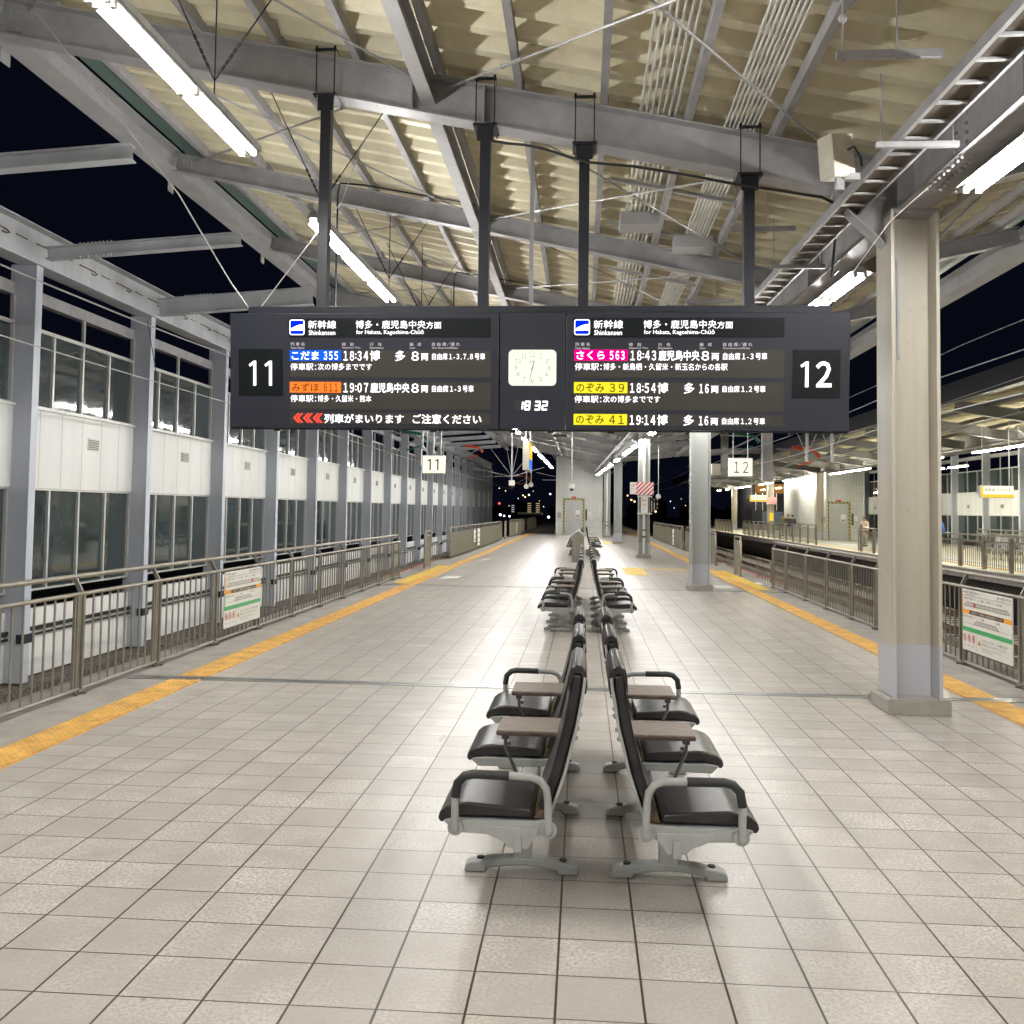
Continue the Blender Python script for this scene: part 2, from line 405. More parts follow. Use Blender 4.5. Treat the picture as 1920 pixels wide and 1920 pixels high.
for yj in (9.21, 21.15):
    j = MB(); j.box(-4.4,4.4,yj-.085,yj-.008,-.001,.006); j.box(-4.4,4.4,yj+.008,yj+.085,-.001,.006)
    struct('expansion_joint', j, M['steel_strip'])
# tracks
struct('track_bed', MB().box(-8.7,-4.9,-3,160,-1.9,-1.28), M['conc'])
def ballast():
    t = MB(); nx, ny = 40, 300; x0_, x1_ = 4.85, 12.2
    for j in range(ny+1):
        for i in range(nx+1):
            t.v.append(Vector((x0_+(x1_-x0_)*i/nx, 2+ (j/ny)**1.6*150, -1.36+random.uniform(-.05,.05))))
    for j in range(ny):
        for i in range(nx):
            a = j*(nx+1)+i; t.f.append((a,a+1,a+nx+2,a+nx+1))
    return tag(t.build('track_ballast', M['ballast']), kind='stuff', label=None)
ballast()
def track(xc, zb, label, slab):
    t = thing('railway_track', label, 'track', (xc, 0, zb))
    for s_ in (-.76, .76):
        r_ = MB(); r_.box(xc+s_-.035, xc+s_+.035, 2, 150, zb+.13, zb+.17); r_.box(xc+s_-.012, xc+s_+.012, 2, 150, zb+.03, zb+.13); r_.box(xc+s_-.07, xc+s_+.07, 2, 150, zb+.0, zb+.03)
        r_.build('rail', M['rail'], t)
    sl = MB(); y = 3.
    if slab:
        while y < 90: sl.box(xc-1.2, xc+1.2, y, y+.35, zb-.12, zb); y += .63
    else:
        while y < 90: sl.box(xc-1.2, xc+1.2, y, y+.24, zb-.12, zb); y += .6
    sl.build('sleepers', M['conc'], t)
struct('track_side_slab', MB().box(-9.2,-8.30,-3,160,-1.9,-1.09), M['ballast'])
track(-6.65, -1.18, 'rusty railway track beside the building facade, behind the left railing', True)
track(6.6, -1.25, 'rusty railway track right beside platform twelve, behind the right railing', False)
track(10.2, -1.25, 'railway track running along the opposite platform on the right', False)

# ================================================================== NEAR PLATFORM CANOPY
def xv(y): return 2.85 - .0245*(y-8.66)
def zr(x): return 5.40 - .205*x
def zr2(x, y=8.66): return zr(xv(y)) + .205*(x-xv(y)) + .02
RY0, RY1 = -13.0, 74.0
GY = [-8.5, -4., 0.6, 4.65, 8.70, 12.75, 16.80, 20.90, 25.6, 30.4, 35.3, 40.4, 45.6, 50.7, 56.0, 61.5, 67.]
DEEP = {8.70, 20.90, 35.3, 50.7, 61.5}
canopy = thing('platform_canopy', 'grey steel canopy roof with cream corrugated sheets over the near platform', 'canopy', (0,8.7,5))
def deck(name, xa, xb, y0, y1, zf, mat, parent, pitch=.40, dep=.115):
    t = MB(); y = y0; prof = []
    while y < y1:
        prof += [(y,0),(y+.10,0),(y+.165,dep),(y+.335,dep)]; y += pitch
    prof.append((y,0))
    for yy, h in prof:
        for x in (xa(yy), xb(yy)): t.v.append(Vector((x, yy, zf(x, yy)+.13+h)))
    for i in range(len(prof)-1):
        a = 2*i; t.f.append((a, a+2, a+3, a+1))
    o = t.build(name, mat, parent)
    sm = o.modifiers.new('solid', 'SOLIDIFY'); sm.thickness = .01; sm.offset = 1
    return o
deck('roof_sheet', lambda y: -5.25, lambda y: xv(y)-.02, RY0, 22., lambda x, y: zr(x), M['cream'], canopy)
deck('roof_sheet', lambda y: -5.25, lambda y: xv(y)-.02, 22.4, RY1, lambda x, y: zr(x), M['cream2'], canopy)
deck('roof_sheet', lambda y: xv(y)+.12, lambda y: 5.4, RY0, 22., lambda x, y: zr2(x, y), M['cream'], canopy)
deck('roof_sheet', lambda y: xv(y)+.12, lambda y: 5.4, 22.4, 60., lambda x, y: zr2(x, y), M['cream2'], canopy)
# green drip glazing beside the edge beams
def greenstrip(xa, xb, za, zb, y1):
    t = MB(); t.prism([(xa,RY0,za),(xb,RY0,zb),(xb,RY0,zb+.015),(xa,RY0,za+.015)], (0, y1-RY0, 0)); return t
mt_, nt_, b_ = newmat('green_tinted_edge'); b_.inputs['Base Color'].default_value = (.10,.17,.145,1); b_.inputs['Roughness'].default_value = .35
M['greenedge'] = mt_
greenstrip(-5.62,-5.27, zr(-5.62)+.08, zr(-5.27)+.10, RY1).build('glazing_strip', M['greenedge'], canopy)
greenstrip(-6.12,-5.96, zr(-6.12)-.02, zr(-5.96)-.02, RY1).build('glazing_strip', M['greenedge'], canopy)
greenstrip(5.95,6.10, 5.45, 5.48, 60).build('glazing_strip', M['greenedge'], canopy)
greenstrip(5.42,5.62, zr2(5.42)+.10, zr2(5.62)+.10, 60).build('glazing_strip', M['greenedge'], canopy)
# edge beams
e = MB(); e.ibeam((-5.80,RY0,zr(-5.8)-.12),(-5.80,RY1,zr(-5.8)-.12), .30, .30, .02, .012); e.bar((-5.96,RY0,zr(-5.96)-.1),(-5.96,RY1,zr(-5.96)-.1), .012, .22)
e.build('edge_beam', M['greylight'], canopy)
ze = 5.26
e = MB(); e.ibeam((5.74,RY0,ze),(5.74,60,ze), .30, .28, .02, .012); e.bar((5.9,RY0,ze),(5.9,60,ze), .012, .26); e.build('edge_beam', M['greylight'], canopy)
# tab plates hanging off the eave
for y in (13.2, 17.2, 9.2, 21.3):
    MB().box(-6.0,-5.985,y,y+.16,zr(-6)-.42,zr(-6)-.1).build('hanging_tab', M['greylight'], canopy)
# girders (rafters), left and right of the valley
for y in GY:
    dp = .37 if y in DEEP else .25
    xr = xv(y)-.16
    g_ = MB(); a = Vector((-5.68, y, zr(-5.68)-dp/2)); b = Vector((xr, y, zr(xr)-dp/2)); g_.ibeam(a, b, dp, .22 if y in DEEP else .15, .016, .012)
    if y == 8.70:
        for xx in (-1.62,-.95): g_.box(xx, xx+.012, y-.105, y+.105, zr(xx)-dp+.02, zr(xx)-.02)
    g_.build('girder', M['grey'], canopy)
    if y < 62:
        dr = .37 if y in DEEP else .24; xa = xv(y)+.17; g_ = MB()
        g_.ibeam(Vector((xa,y,zr2(xa,y)-dr/2-.02)), Vector((5.60,y,5.33)), dr*.85, .18, .016, .012); g_.build('girder', M['grey'], canopy)
    # splice plate with bolts at both ends
    sp = MB()
    for xx, wd in ((-5.62,.16), (xr-.42,.24)):
        zz = zr(xx+wd/2)-dp/2
        hh = dp*.62
        sp.prism([(xx,y-.02,zz-hh/2+.205*wd/2),(xx+wd,y-.02,zz-hh/2-.205*wd/2),(xx+wd,y-.02,zz+hh/2-.205*wd/2),(xx,y-.02,zz+hh/2+.205*wd/2)], (0,.04,0))
        if y < 22:
            for i in (0,1):
                for k in range(3 if dp > .3 else 2):
                    n_ = 3 if dp > .3 else 2
                    px_ = xx+wd*(.28+.44*i); pz_ = zz-.205*(px_-xx-wd/2)+hh*(k/(n_-1)-.5)*.68
                    sp.ball((px_, y-.024, pz_), .016, 6, 4)
    sp.build('splice_plate', M['grey'], canopy)
# purlins
for x in (-5.2,-4.42,-3.66,-2.90,-2.135,-.62,.155,.92,1.70):
    MB().bar((x,RY0,zr(x)+.065),(x,RY1,zr(x)+.065), .065, .125).build('purlin', M['grey'], canopy)
MB().bar((-1.36,RY0,zr(-1.36)+.065),(-1.36,RY1,zr(-1.36)+.065), .065, .125).build('purlin', M['grey'], canopy)
for x in (3.55,4.2,4.85,5.35):
    MB().bar((x,RY0,zr2(x)+.03),(x,60,zr2(x)+.03+.205*.0245*51), .065, .12).build('purlin', M['greylight'], canopy)
# big longitudinal beam between girders
for i in range(len(GY)-1):
    y0_, y1_ = GY[i]+.01, GY[i+1]-.01
    x = -1.47; g_ = MB(); g_.ibeam((x,y0_,zr(x)-.135),(x,y1_,zr(x)-.135), .25, .125, .012, .009)
    g_.build('tie_beam', M['greylight'], canopy)
# valley beam following the columns
vb = MB(); P0 = Vector((xv(RY0),RY0,4.62)); P1 = Vector((xv(RY1),RY1,4.62)); vb.ibeam(P0,P1,.54,.30,.022,.016)
vb.bar(P0+Vector((-.14,0,.30)), P1+Vector((-.14,0,.30)), .02, .1)
vb.build('valley_beam', M['grey'], canopy)
# stiffeners and splice bolts on the valley beam near the first column
for y in (6.2, 8.46, 8.86, 11.5):
    MB().box(xv(y)-.145, xv(y)-.008, y, y+.014, 4.375, 4.865).build('stiffener', M['grey'], canopy)
def bolt(c, r): MB().ball(c, r, 6, 4).build('bolt', M['grey'], canopy)
for y in (7.35, 7.55):
    for k in range(6): bolt((xv(y)-.022, y, 4.43+k*.075), .018)
for k in range(9):
    for q_ in (-.1,.0): bolt((xv(8)+q_, 7.2+k*.09, 4.336), .02)
# X bracing rods with turnbuckles under the sheets
for i in range(1, 11):
    y0_, y1_ = GY[i], GY[i+1]
    for xa, xb in ((-1.3, 2.25), (-5.4,-1.6)):
        for p, q in (((xa,y0_),(xb,y1_)), ((xa,y1_),(xb,y0_))):
            a = Vector((p[0],p[1],zr(p[0])-.03)); b = Vector((q[0],q[1],zr(q[0])-.03))
            if p[1] > q[1]: a.z -= .03; b.z -= .03
            rd = MB().tube([a, b], .011, 6); c1 = a.lerp(b,.16); c2 = a.lerp(b,.21)
            dd = (b-a).normalized(); sd = dd.cross(Vector((0,0,1))).normalized()*.018
            rd.tube([c1+sd, c2+sd], .008, 5); rd.tube([c1-sd, c2-sd], .008, 5); rd.ball(c1, .024, 6, 4); rd.ball(c2, .024, 6, 4)
            rd.build('brace_rod', M['galv'], canopy, smooth=True)
# purlin cleats
cl = MB()
for y in GY[3:10]:
    for x in (-4.42,-3.66,-2.90,-2.135,-.62,.155,.92,1.70): cl.box(x+.033,x+.045,y-.06,y+.06,zr(x)-.0,zr(x)+.12)
cl.build('purlin_cleats', M['grey'], canopy)

# ------------------------------------------------------------------ columns
def column(y, label, pipe=False, xoff=0., ph=.13, plinth=.26):
    x = xv(y)+xoff
    t = thing('steel_column', label, 'column', (x, y, 0), 'columns along the near platform')
    c = MB(); a = .205; cm = M['column'] if y < 10 else M['column2']; c.box(x-a, x-a+.03, y-.21, y+.21, ph, 4.33); c.box(x+a-.03, x+a, y-.21, y+.21, ph, 4.33); 
    c.build('shaft', cm, t, bevel=.004)
    MB().box(x-a+.03, x+a-.03, y-.012, y+.012, ph, 4.33).build('web', cm, t)
    p_ = MB(); p_.box(x-plinth, x+plinth, y-.25, y+.25, .0, ph-.01); p_.box(x-plinth+.008, x+plinth-.008, y-.242, y+.242, ph-.01, ph); p_.build('plinth', M['plinth'], t, bevel=.006)
    # haunch plates under the valley beam
    h_ = MB(); z0_ = 4.06
    h_.prism([(x-a,y-.09,z0_),(x-a,y+.09,z0_),(x-a-.46,y+.09,4.50),(x-a-.46,y-.09,4.50)], (0,0,.018))
    h_.prism([(x-a,y,z0_+.02),(x-a,y,4.55),(x-a-.46,y,4.62),(x-a-.46,y,4.52)], (0,.012,0))
    h_.prism([(x+a,y-.09,z0_),(x+a,y+.09,z0_),(x+a+.4,y+.09,4.48),(x+a+.4,y-.09,4.48)], (0,0,.018))
    h_.box(x-a,x+a,y-.2,y+.2,4.312,4.348)
    h_.build('haunch', M['grey'], t)
    if pipe:
        pp = MB().tube([(x,y-.13,.16),(x,y-.13,3.6),(x+.03,y-.10,4.1)], .055, 10)
        o = pp.build('downpipe', M['signwhite'], t, smooth=True)
        MB().tube([(x,y-.13,.75),(x,y-.13,.80)], .075, 10).tube([(x,y-.13,1.0),(x,y-.13,1.04)], .075, 10).build('pipe_clamp', M['grip'], o, local=False)
    return t
column(8.66, 'large beige steel column with light grey painted foot nearest on the right')
column(21.2, 'beige steel column standing at the second metal floor joint')
column(35.4, 'steel column with a white drainpipe and a red striped board on it', pipe=True, xoff=.03)
column(50.7, 'plain grey steel column behind the column with the striped board', xoff=.02)
column(61.5, 'farthest steel column with a white drainpipe beside the lift shaft', pipe=True, xoff=-.02)
# red and white warning board on third column
x3 = xv(35.4)+.03
wb = thing('warning_board', 'red and white diagonally striped board fixed high on the drainpipe column', 'board', (x3,35.15,2.6))
MB().box(x3-.30,x3+.33,35.10,35.16,2.30,2.76).build('striped_panel', M['redstripes'], wb)
s_ = MB().box(x3-.52,x3-.305,35.08,35.13,2.32,2.75).build('white_panel', M['signwhite'], wb)
t_ = MB(); text_into(t_, '注意', x3-.49, x3-.34, 2.70, 2.60, 35.077); text_into(t_, '足もと', x3-.48, x3-.36, 2.54, 2.48, 35.077)
t_.build('lettering', M['red'], s_)
nb = thing('notice_plate', 'white notice plate with red writing under the striped board', 'notice', (x3,35.1,1.9))
MB().box(x3-.12,x3+.12,35.10,35.13,1.66,2.20).box(x3-.25,x3+.27,35.12,35.15,1.60,1.65).box(x3-.25,x3+.27,35.12,35.15,2.22,2.27).build('plate', M['signwhite'], nb)
t_ = MB(); text_into(t_, '危険', x3-.09, x3+.09, 2.16, 2.05, 35.097); text_into(t_, '注意', x3-.07, x3+.07, 1.99, 1.91, 35.097); t_.build('lettering', M['red'], nb)
t_ = MB(); text_into(t_, '頭上', x3-.05, x3+.05, 1.84, 1.78, 35.097); t_.build('lettering', M['inkblue'], nb)
# thin measuring chain on the first column
cx_ = xv(8.66)
MB().bar((cx_-.09,8.642,3.95),(cx_-.088,8.642,3.05),.022,.012).build('hook_strip', M['grey'], None)
tag(bpy.data.objects['hook_strip'], 'thin notched metal strip running down the web of the nearest column', 'metal strip')

# ------------------------------------------------------------------ white conduits under the roof
def conduit_bundle(x0_, n, dx, label, y0_=RY0, y1_=60):
    t = thing('conduit_bundle', label, 'conduits', (x0_, 8, zr(x0_)), 'white conduits under the roof')
    for i in range(n):
        x = x0_+i*dx; z = zr(x)+.085
        p = MB().tube([(x,y0_,z),(x,y1_,z)], .0125, 6)
        o = p.build('conduit', M['white'], t, smooth=True)
        rg = MB(); y = 3.0+.07*i
        while y < 24: rg.tube([(x,y,z),(x,y+.09,z)], .0165, 6); y += 1.9
        rg.build('coupler', M['white'], o)
    xe = x0_+(n-1)*dx
    for y in (6.35, 10.6, 12.2, 14.5, 17.0, 19.5, 23):
        ch = MB(); ch.bar((x0_-.22,y,zr(x0_-.22)+.045),(xe+.24,y,zr(xe+.24)+.045),.05,.035); ch.build('support_channel', M['galv'], t)
conduit_bundle(.50, 7, .052, 'bundle of seven white conduits under the middle of the roof')
conduit_bundle(1.27, 8, .037, 'tight bundle of eight white conduits nearer the cable ladder')
# pull boxes on the conduits
for (xx, y, lb) in ((.66, 11.6, 'grey pull box on the seven white conduits beyond the first girder'), (1.36, 12.1, 'grey pull box on the eight white conduits beyond the first girder')):
    tag(MB().box(xx-.24,xx+.24,y,y+.36,zr(xx)-.09,zr(xx)+.07).build('pull_box', M['greylight'], bevel=.006), lb, 'box', 'pull boxes on the white conduits')

# ------------------------------------------------------------------ cable ladder
def tx(y, o): return xv(y)-.66+o
lad = thing('cable_ladder', 'galvanised cable ladder with rungs hung along the valley beam', 'cable ladder', (2.2,8,4.38))
for o_, wd in ((0,.03),(.235,.022)):
    MB().bar((tx(RY0,o_),RY0,4.39),(tx(70,o_),70,4.39), wd, .075).build('side_rail', M['grey'], lad)
rg = MB(); y = 4.2; k = 0
while y < 70:
    q = MB() if k < 90 else rg
    q.box(tx(y,0)+.012, tx(y,.235)-.008, y, y+.032, 4.362, 4.378)
    if k < 90: q.build('rung', M['galv'], lad)
    y += .30; k += 1
tag(rg.build('far_rungs', M['galv'], lad), kind='stuff')
mt, nt_, b = newmat('cable_mesh'); g = NG(nt_); P, xyz = g.pos()
k = g.stripe(g.m('ADD', xyz[0], g.m('MULTIPLY', xyz[1], .5)), 0, .02, .005)
g.l(g.mix(k, (.13,.095,.06), (.035,.028,.022)), b.inputs['Base Color']); b.inputs['Roughness'].default_value = .6; M['mesh'] = mt
MB().bar((tx(RY0,.115),RY0,4.402),(tx(70,.115),70,4.402), .185, .03).build('cables', M['mesh'], lad)
for y in (3.9, 6.95, 10.4, 14.0, 17.5):
    c_ = MB(); c_.bar((tx(y,-.16),y,4.335),(tx(y,.42),y,4.335),.04,.04)
    for o_ in (-.12,.38): c_.tube([(tx(y,o_),y,4.31),(tx(y,o_),y,4.86)], .006, 5)
    c_.build('ladder_support', M['grey'], lad)
for y in (6.15, 9.95, 13.4):
    c_ = MB(); c_.bar((tx(y,-.66),y,4.62),(tx(y,0),y,4.62),.035,.05)
    for o_ in (-.62,-.28): c_.tube([(tx(y,o_),y,4.58),(tx(y,o_),y,zr(tx(y,o_))+.1)], .006, 5)
    c_.ball((tx(y,-.62),y,4.86),.03,6,4).build('ladder_support', M['grey'], lad)
# loose cables along the ladder (beyond girder)
cb = MB()
for k in range(3):
    pts = [(tx(y,.3)+.02*math.sin(y*1.7+k), y, 4.45+.03*k+.02*math.sin(y*2.3+k)) for y in [8.9+i*.8 for i in range(50)]]
    cb.tube(pts, .012, 5)
tag(cb.build('power_cable', M['grip'], smooth=True), 'slack dark cables running beside the cable ladder', 'cable', None, 'stuff')
# black cable drooping under the first girder
pts = [(-.88,8.60,5.06),(-.72,8.57,5.02),(-.56,8.56,5.00),(-.35,8.56,4.95),(-.15,8.56,4.88),(.03,8.56,4.83),(.2,8.56,4.81),(.41,8.56,4.79),(.7,8.56,4.74),(.97,8.56,4.69),(1.35,8.56,4.61),(1.75,8.57,4.55),(2.1,8.6,4.50),(2.3,8.7,4.44),(2.4,8.8,4.46)]
tag(MB().tube(pts, .013, 6).build('black_cable', M['grip'], smooth=True), 'thick black cable sagging along the underside of the first girder', 'cable')
# speaker box beige
t = thing('junction_box', 'beige metal box hung beside the cable ladder at the end of the girder', 'box', (1.95,7.55,4.47))
b1 = MB().box(-.10,.10,-.09,.09,-.165,.165).build('case', M['beige'], t, local=True, bevel=.008); b1.rotation_euler = (R(4), R(-8), R(24))
MB().tube([(2.0,7.5,4.5),(2.06,7.45,4.52),(2.12,7.5,4.46),(2.16,7.6,4.42)], .010, 6).build('cable', M['grip'], t, smooth=True)
MB().box(1.98,2.12,7.5,7.56,4.28,4.33).box(1.94,2.0,7.5,7.56,4.2,4.33).build('bracket', M['galv'], t)
t.rotation_euler = (0,0,0)

# ------------------------------------------------------------------ fluorescent lights
def fixture(name, L, tubemat, label, loc, group, wide=False):
    t = thing(name, label, 'light', loc, group); x, y, z = loc
    h = MB(); h.prism([(x-.028,y,z+.07),(x+.028,y,z+.07),(x+.060,y,z+.02),(x+.060,y,z+.004),(x-.060,y,z+.004),(x-.060,y,z+.02)], (0,L,0))
    if wide: h.prism([(x-.115,y,z+.008),(x-.04,y,z+.035),(x+.04,y,z+.035),(x+.115,y,z+.008),(x+.115,y,z+.016),(x+.04,y,z+.043),(x-.04,y,z+.043),(x-.115,y,z+.016)], (0,L,0))
    h.build('housing', M['beige'] if wide else M['galv'], t)
    for s_ in (-.052,.052):
        o = MB().tube([(x+s_,y+.05,z-.025),(x+s_,y+L-.05,z-.025)], .0155, 8).build('tube', tubemat, t, smooth=True)
        e_ = MB(); e_.box(x+s_-.018,x+s_+.018,y+.01,y+.045,z-.042,z+.015); e_.box(x+s_-.018,x+s_+.018,y+L-.045,y+L-.01,z-.045,z+.006); e_.build('lamp_holder', M['signwhite'], o)
    return t
ORD = ['first','second','third','fourth','fifth','sixth','seventh','eighth','ninth','tenth','eleventh','twelfth','thirteenth','fourteenth','fifteenth','sixteenth','seventeenth','eighteenth','nineteenth','twentieth','twenty-first','twenty-second','twenty-third','twenty-fourth','twenty-fifth','twenty-sixth','twenty-seventh','twenty-eighth','twenty-ninth','thirtieth','thirty-first','thirty-second','thirty-third','thirty-fourth','thirty-fifth','thirty-sixth','thirty-seventh','thirty-eighth','thirty-ninth','fortieth']
def ordn(i): return ORD[i] if i < len(ORD) else 'far'
ang = math.atan(.0105); angr = math.atan(.033)
def lx(y): return -2.80+.0115*(y-5)
def rx(y): return 2.99-.033*(y-8)
LY = [2.75-2.6, 1.4, 2.75+.0, 4.0, 5.22, 6.42]
LY = [-10.5, -9.2, -6.4, -5.2, -4.0, -1.6, -.4, .8, 4.0, 5.22, 6.40]
y = 9.40
while y < 66:
    LY += [y, y+1.28, y+2.56]; y += 5.75
F0 = fixture('fluorescent_light', 1.2, M['tube'], 'twin tube fluorescent light, first from the camera in the left row', (lx(LY[0]),LY[0],4.60), 'lights in the left row under the roof')
for i, y in enumerate(LY[1:]):
    copy_tree(F0, (lx(y), y, 4.60), 'twin tube fluorescent light, %s from the camera in the left row' % ordn(i+1), rotz=-ang)
RYs = [-11, -9.8, -6.5, -5.3, -1.8, -.6, .7, 4.0, 5.22, 6.44, 10.3, 11.6, 15, 16.3, 19.2, 20.5, 24.2, 25.5, 28.0, 30.6, 34.2, 37.0, 39.5, 40.8, 42.1, 46.7, 48, 51.5, 53, 56.6, 59, 62.2, 64, 66.5]  # the last fixtures, near the lift, are added to brighten its doors
F1 = fixture('fluorescent_light', 1.2, M['tube'], 'twin tube fluorescent light, first from the camera in the row by the columns', (rx(RYs[0]),RYs[0],4.24), 'lights in the right row by the columns', True); F1.rotation_euler = (0,0,angr)
for i, y in enumerate(RYs):
    if i: copy_tree(F1, (rx(y), y, 4.24), 'twin tube fluorescent light, %s from the camera in the row by the columns' % ordn(i), group='lights in the right row by the columns', rotz=angr)
# trunking that carries the left lights, and suspension chains
tr = thing('light_trunking', 'long grey metal trunking above the left row of fluorescent lights', 'trunking', (lx(10),10,4.68))
MB().bar((lx(3.9),3.9,4.70),(lx(7.8),7.8,4.70),.06,.05).bar((lx(9.3),9.3,4.70),(lx(66),66,4.70),.06,.05).build('channel', M['galv'], tr)
for y in (4.4, 6.85, 9.7, 13.0, 15.5, 18.7, 22, 26, 31, 36, 42, 48):
    x = lx(y); zt = zr(x); sc_ = MB()
    sc_.tube([(x,y,4.73),(x,y,zt+.1)], .006, 5)
    for s_ in (-1,1):
        a = Vector((x,y,4.86)); b = Vector((x+s_*.62, y+.1, zr(x+s_*.62)+.03)); sc_.tube([a, b], .006, 5)
        for k in range(5):
            p = a.lerp(b,.10+.045*k); d = (b-a).normalized()*.02
            sc_.tube([p-d, p+d], .013, 5)
    sc_.build('suspension_chain', M['charcoal'], tr)

tr2 = thing('light_trunking', 'grey metal brackets over the row of lights beside the columns', 'trunking', (rx(10),10,4.3))
for y in RYs:
    MB().bar((rx(y+.2),y+.2,4.325),(rx(y+1.0),y+1.0,4.325),.05,.045).build('bracket', M['galv'], tr2)
# conduit dropping from valley beam to the light after the first column
tag(MB().tube([(xv(10.2)-.17,10.2,4.72),(xv(10.2)-.19,10.2,4.6),(xv(10.4)-.2,10.3,4.2),(xv(10.4)-.1,10.4,4.30)],.013,6).build('drop_conduit', M['charcoal'], smooth=True), 'dark conduit bending from the valley beam down to a light', 'conduit')
# zig-zag wires on left between the roof girders (conduit loops)
for (x, y0_, y1_, lb) in ((-3.35, 9.2, 12.6, 'thin looped conduit hanging under the roof beyond the first girder'), (-2.3, 13.2, 16.6, 'thin looped conduit hanging under the roof beyond the second girder')):
    z = zr(x)-.02
    tag(MB().tube([(x,y1_,4.2),(x,y1_,z-.12),(x+.05,y1_-.08,z-.02),(x+.4,y1_-.2,z-.09),(x+1.9,y1_-.3,zr(x+1.9)-.03)], .012, 6).build('looped_conduit', M['charcoal'], smooth=True), lb, 'conduit')

# ================================================================== DEPARTURE BOARD
FW = {ord(str(i)): chr(0xFF10+i) for i in range(10)}; FW[ord(':')] = '：'
TILT = R(5.0)
bd = thing('departure_board', 'long dark hanging departure board with lit train lists for tracks 11 and 12', 'departure board', (-.456, 8.62, 3.45))
bd.rotation_euler = (TILT, 0, 0)
FY = -.20
def bp(name, mb, mat, parent=bd, **k): return mb.build(name, mat, parent, local=True, **k)
cL = bp('left_cabinet', MB().box(-2.752,-.300,FY,.20,-1.035,-.002), M['board'], bevel=.006)
cC = bp('centre_cabinet', MB().box(-.291,.288,FY,.20,-1.035,-.002), M['board'], bevel=.004)
cR = bp('right_cabinet', MB().box(.297,2.752,FY,.20,-1.035,-.002), M['board'], bevel=.006)
tb = MB().box(-2.60,2.60,-.15,.15,0,.065)
bp('top_frame', tb, M['board'], bevel=.004)
for a, b in ((-2.08,-1.842),(-1.32,-1.086),(-.58,-.34),(-.26,.245),(.33,.565),(1.07,1.307),(1.833,2.072)):
    bp('slot', MB().box(a,b,-.153,-.14,.012,.040), M['black'])
bp('bottom_trim', MB().box(-2.752,2.752,FY+.02,.18,-1.052,-1.037), M['charcoal'])
lg = MB()
for x in (-2.35,-.9,-.18,.16,.7,2.3): lg.box(x-.03,x+.03,-.1,-.05,-1.066,-1.052)
bp('feet', lg, M['black'])
Z = FY-.004; Z2 = FY-.008; Z3 = FY-.011
def rect(x0_, x1_, z1_, z0_, y=Z, d=.004): return MB().box(x0_, x1_, y, y+d, z0_, z1_)
def lettering(parent, mat, items, y=Z2, bold=0.012):
    t_ = MB()
    for s_, a, b, zt, zb in items:
        if ':' in s_:
            h1, h2 = s_.split(':'); w__ = b-a
            text_into(t_, h1.translate(FW), a, a+w__*.43, zt, zb, y, bold, .7); text_into(t_, h2.translate(FW), a+w__*.57, b, zt, zb, y, bold, .7)
            for zz in (.30,.66): t_.poly([(a+w__*(.5+p), y, zb+(zt-zb)*(zz+q)) for p, q in ((-.025,-.06),(.025,-.06),(.025,.06),(-.025,.06))])
        elif s_[0] in '0123456789': text_into(t_, s_.translate(FW), a, b, zt, zb, y, bold, .72)
        elif s_[0] > 'z': text_into(t_, s_.translate(FW), a, b, zt, zb, y, bold)
        else: text_into(t_, s_, a, b, zt, zb, y, bold)
    return bp('lettering', t_, mat, parent)
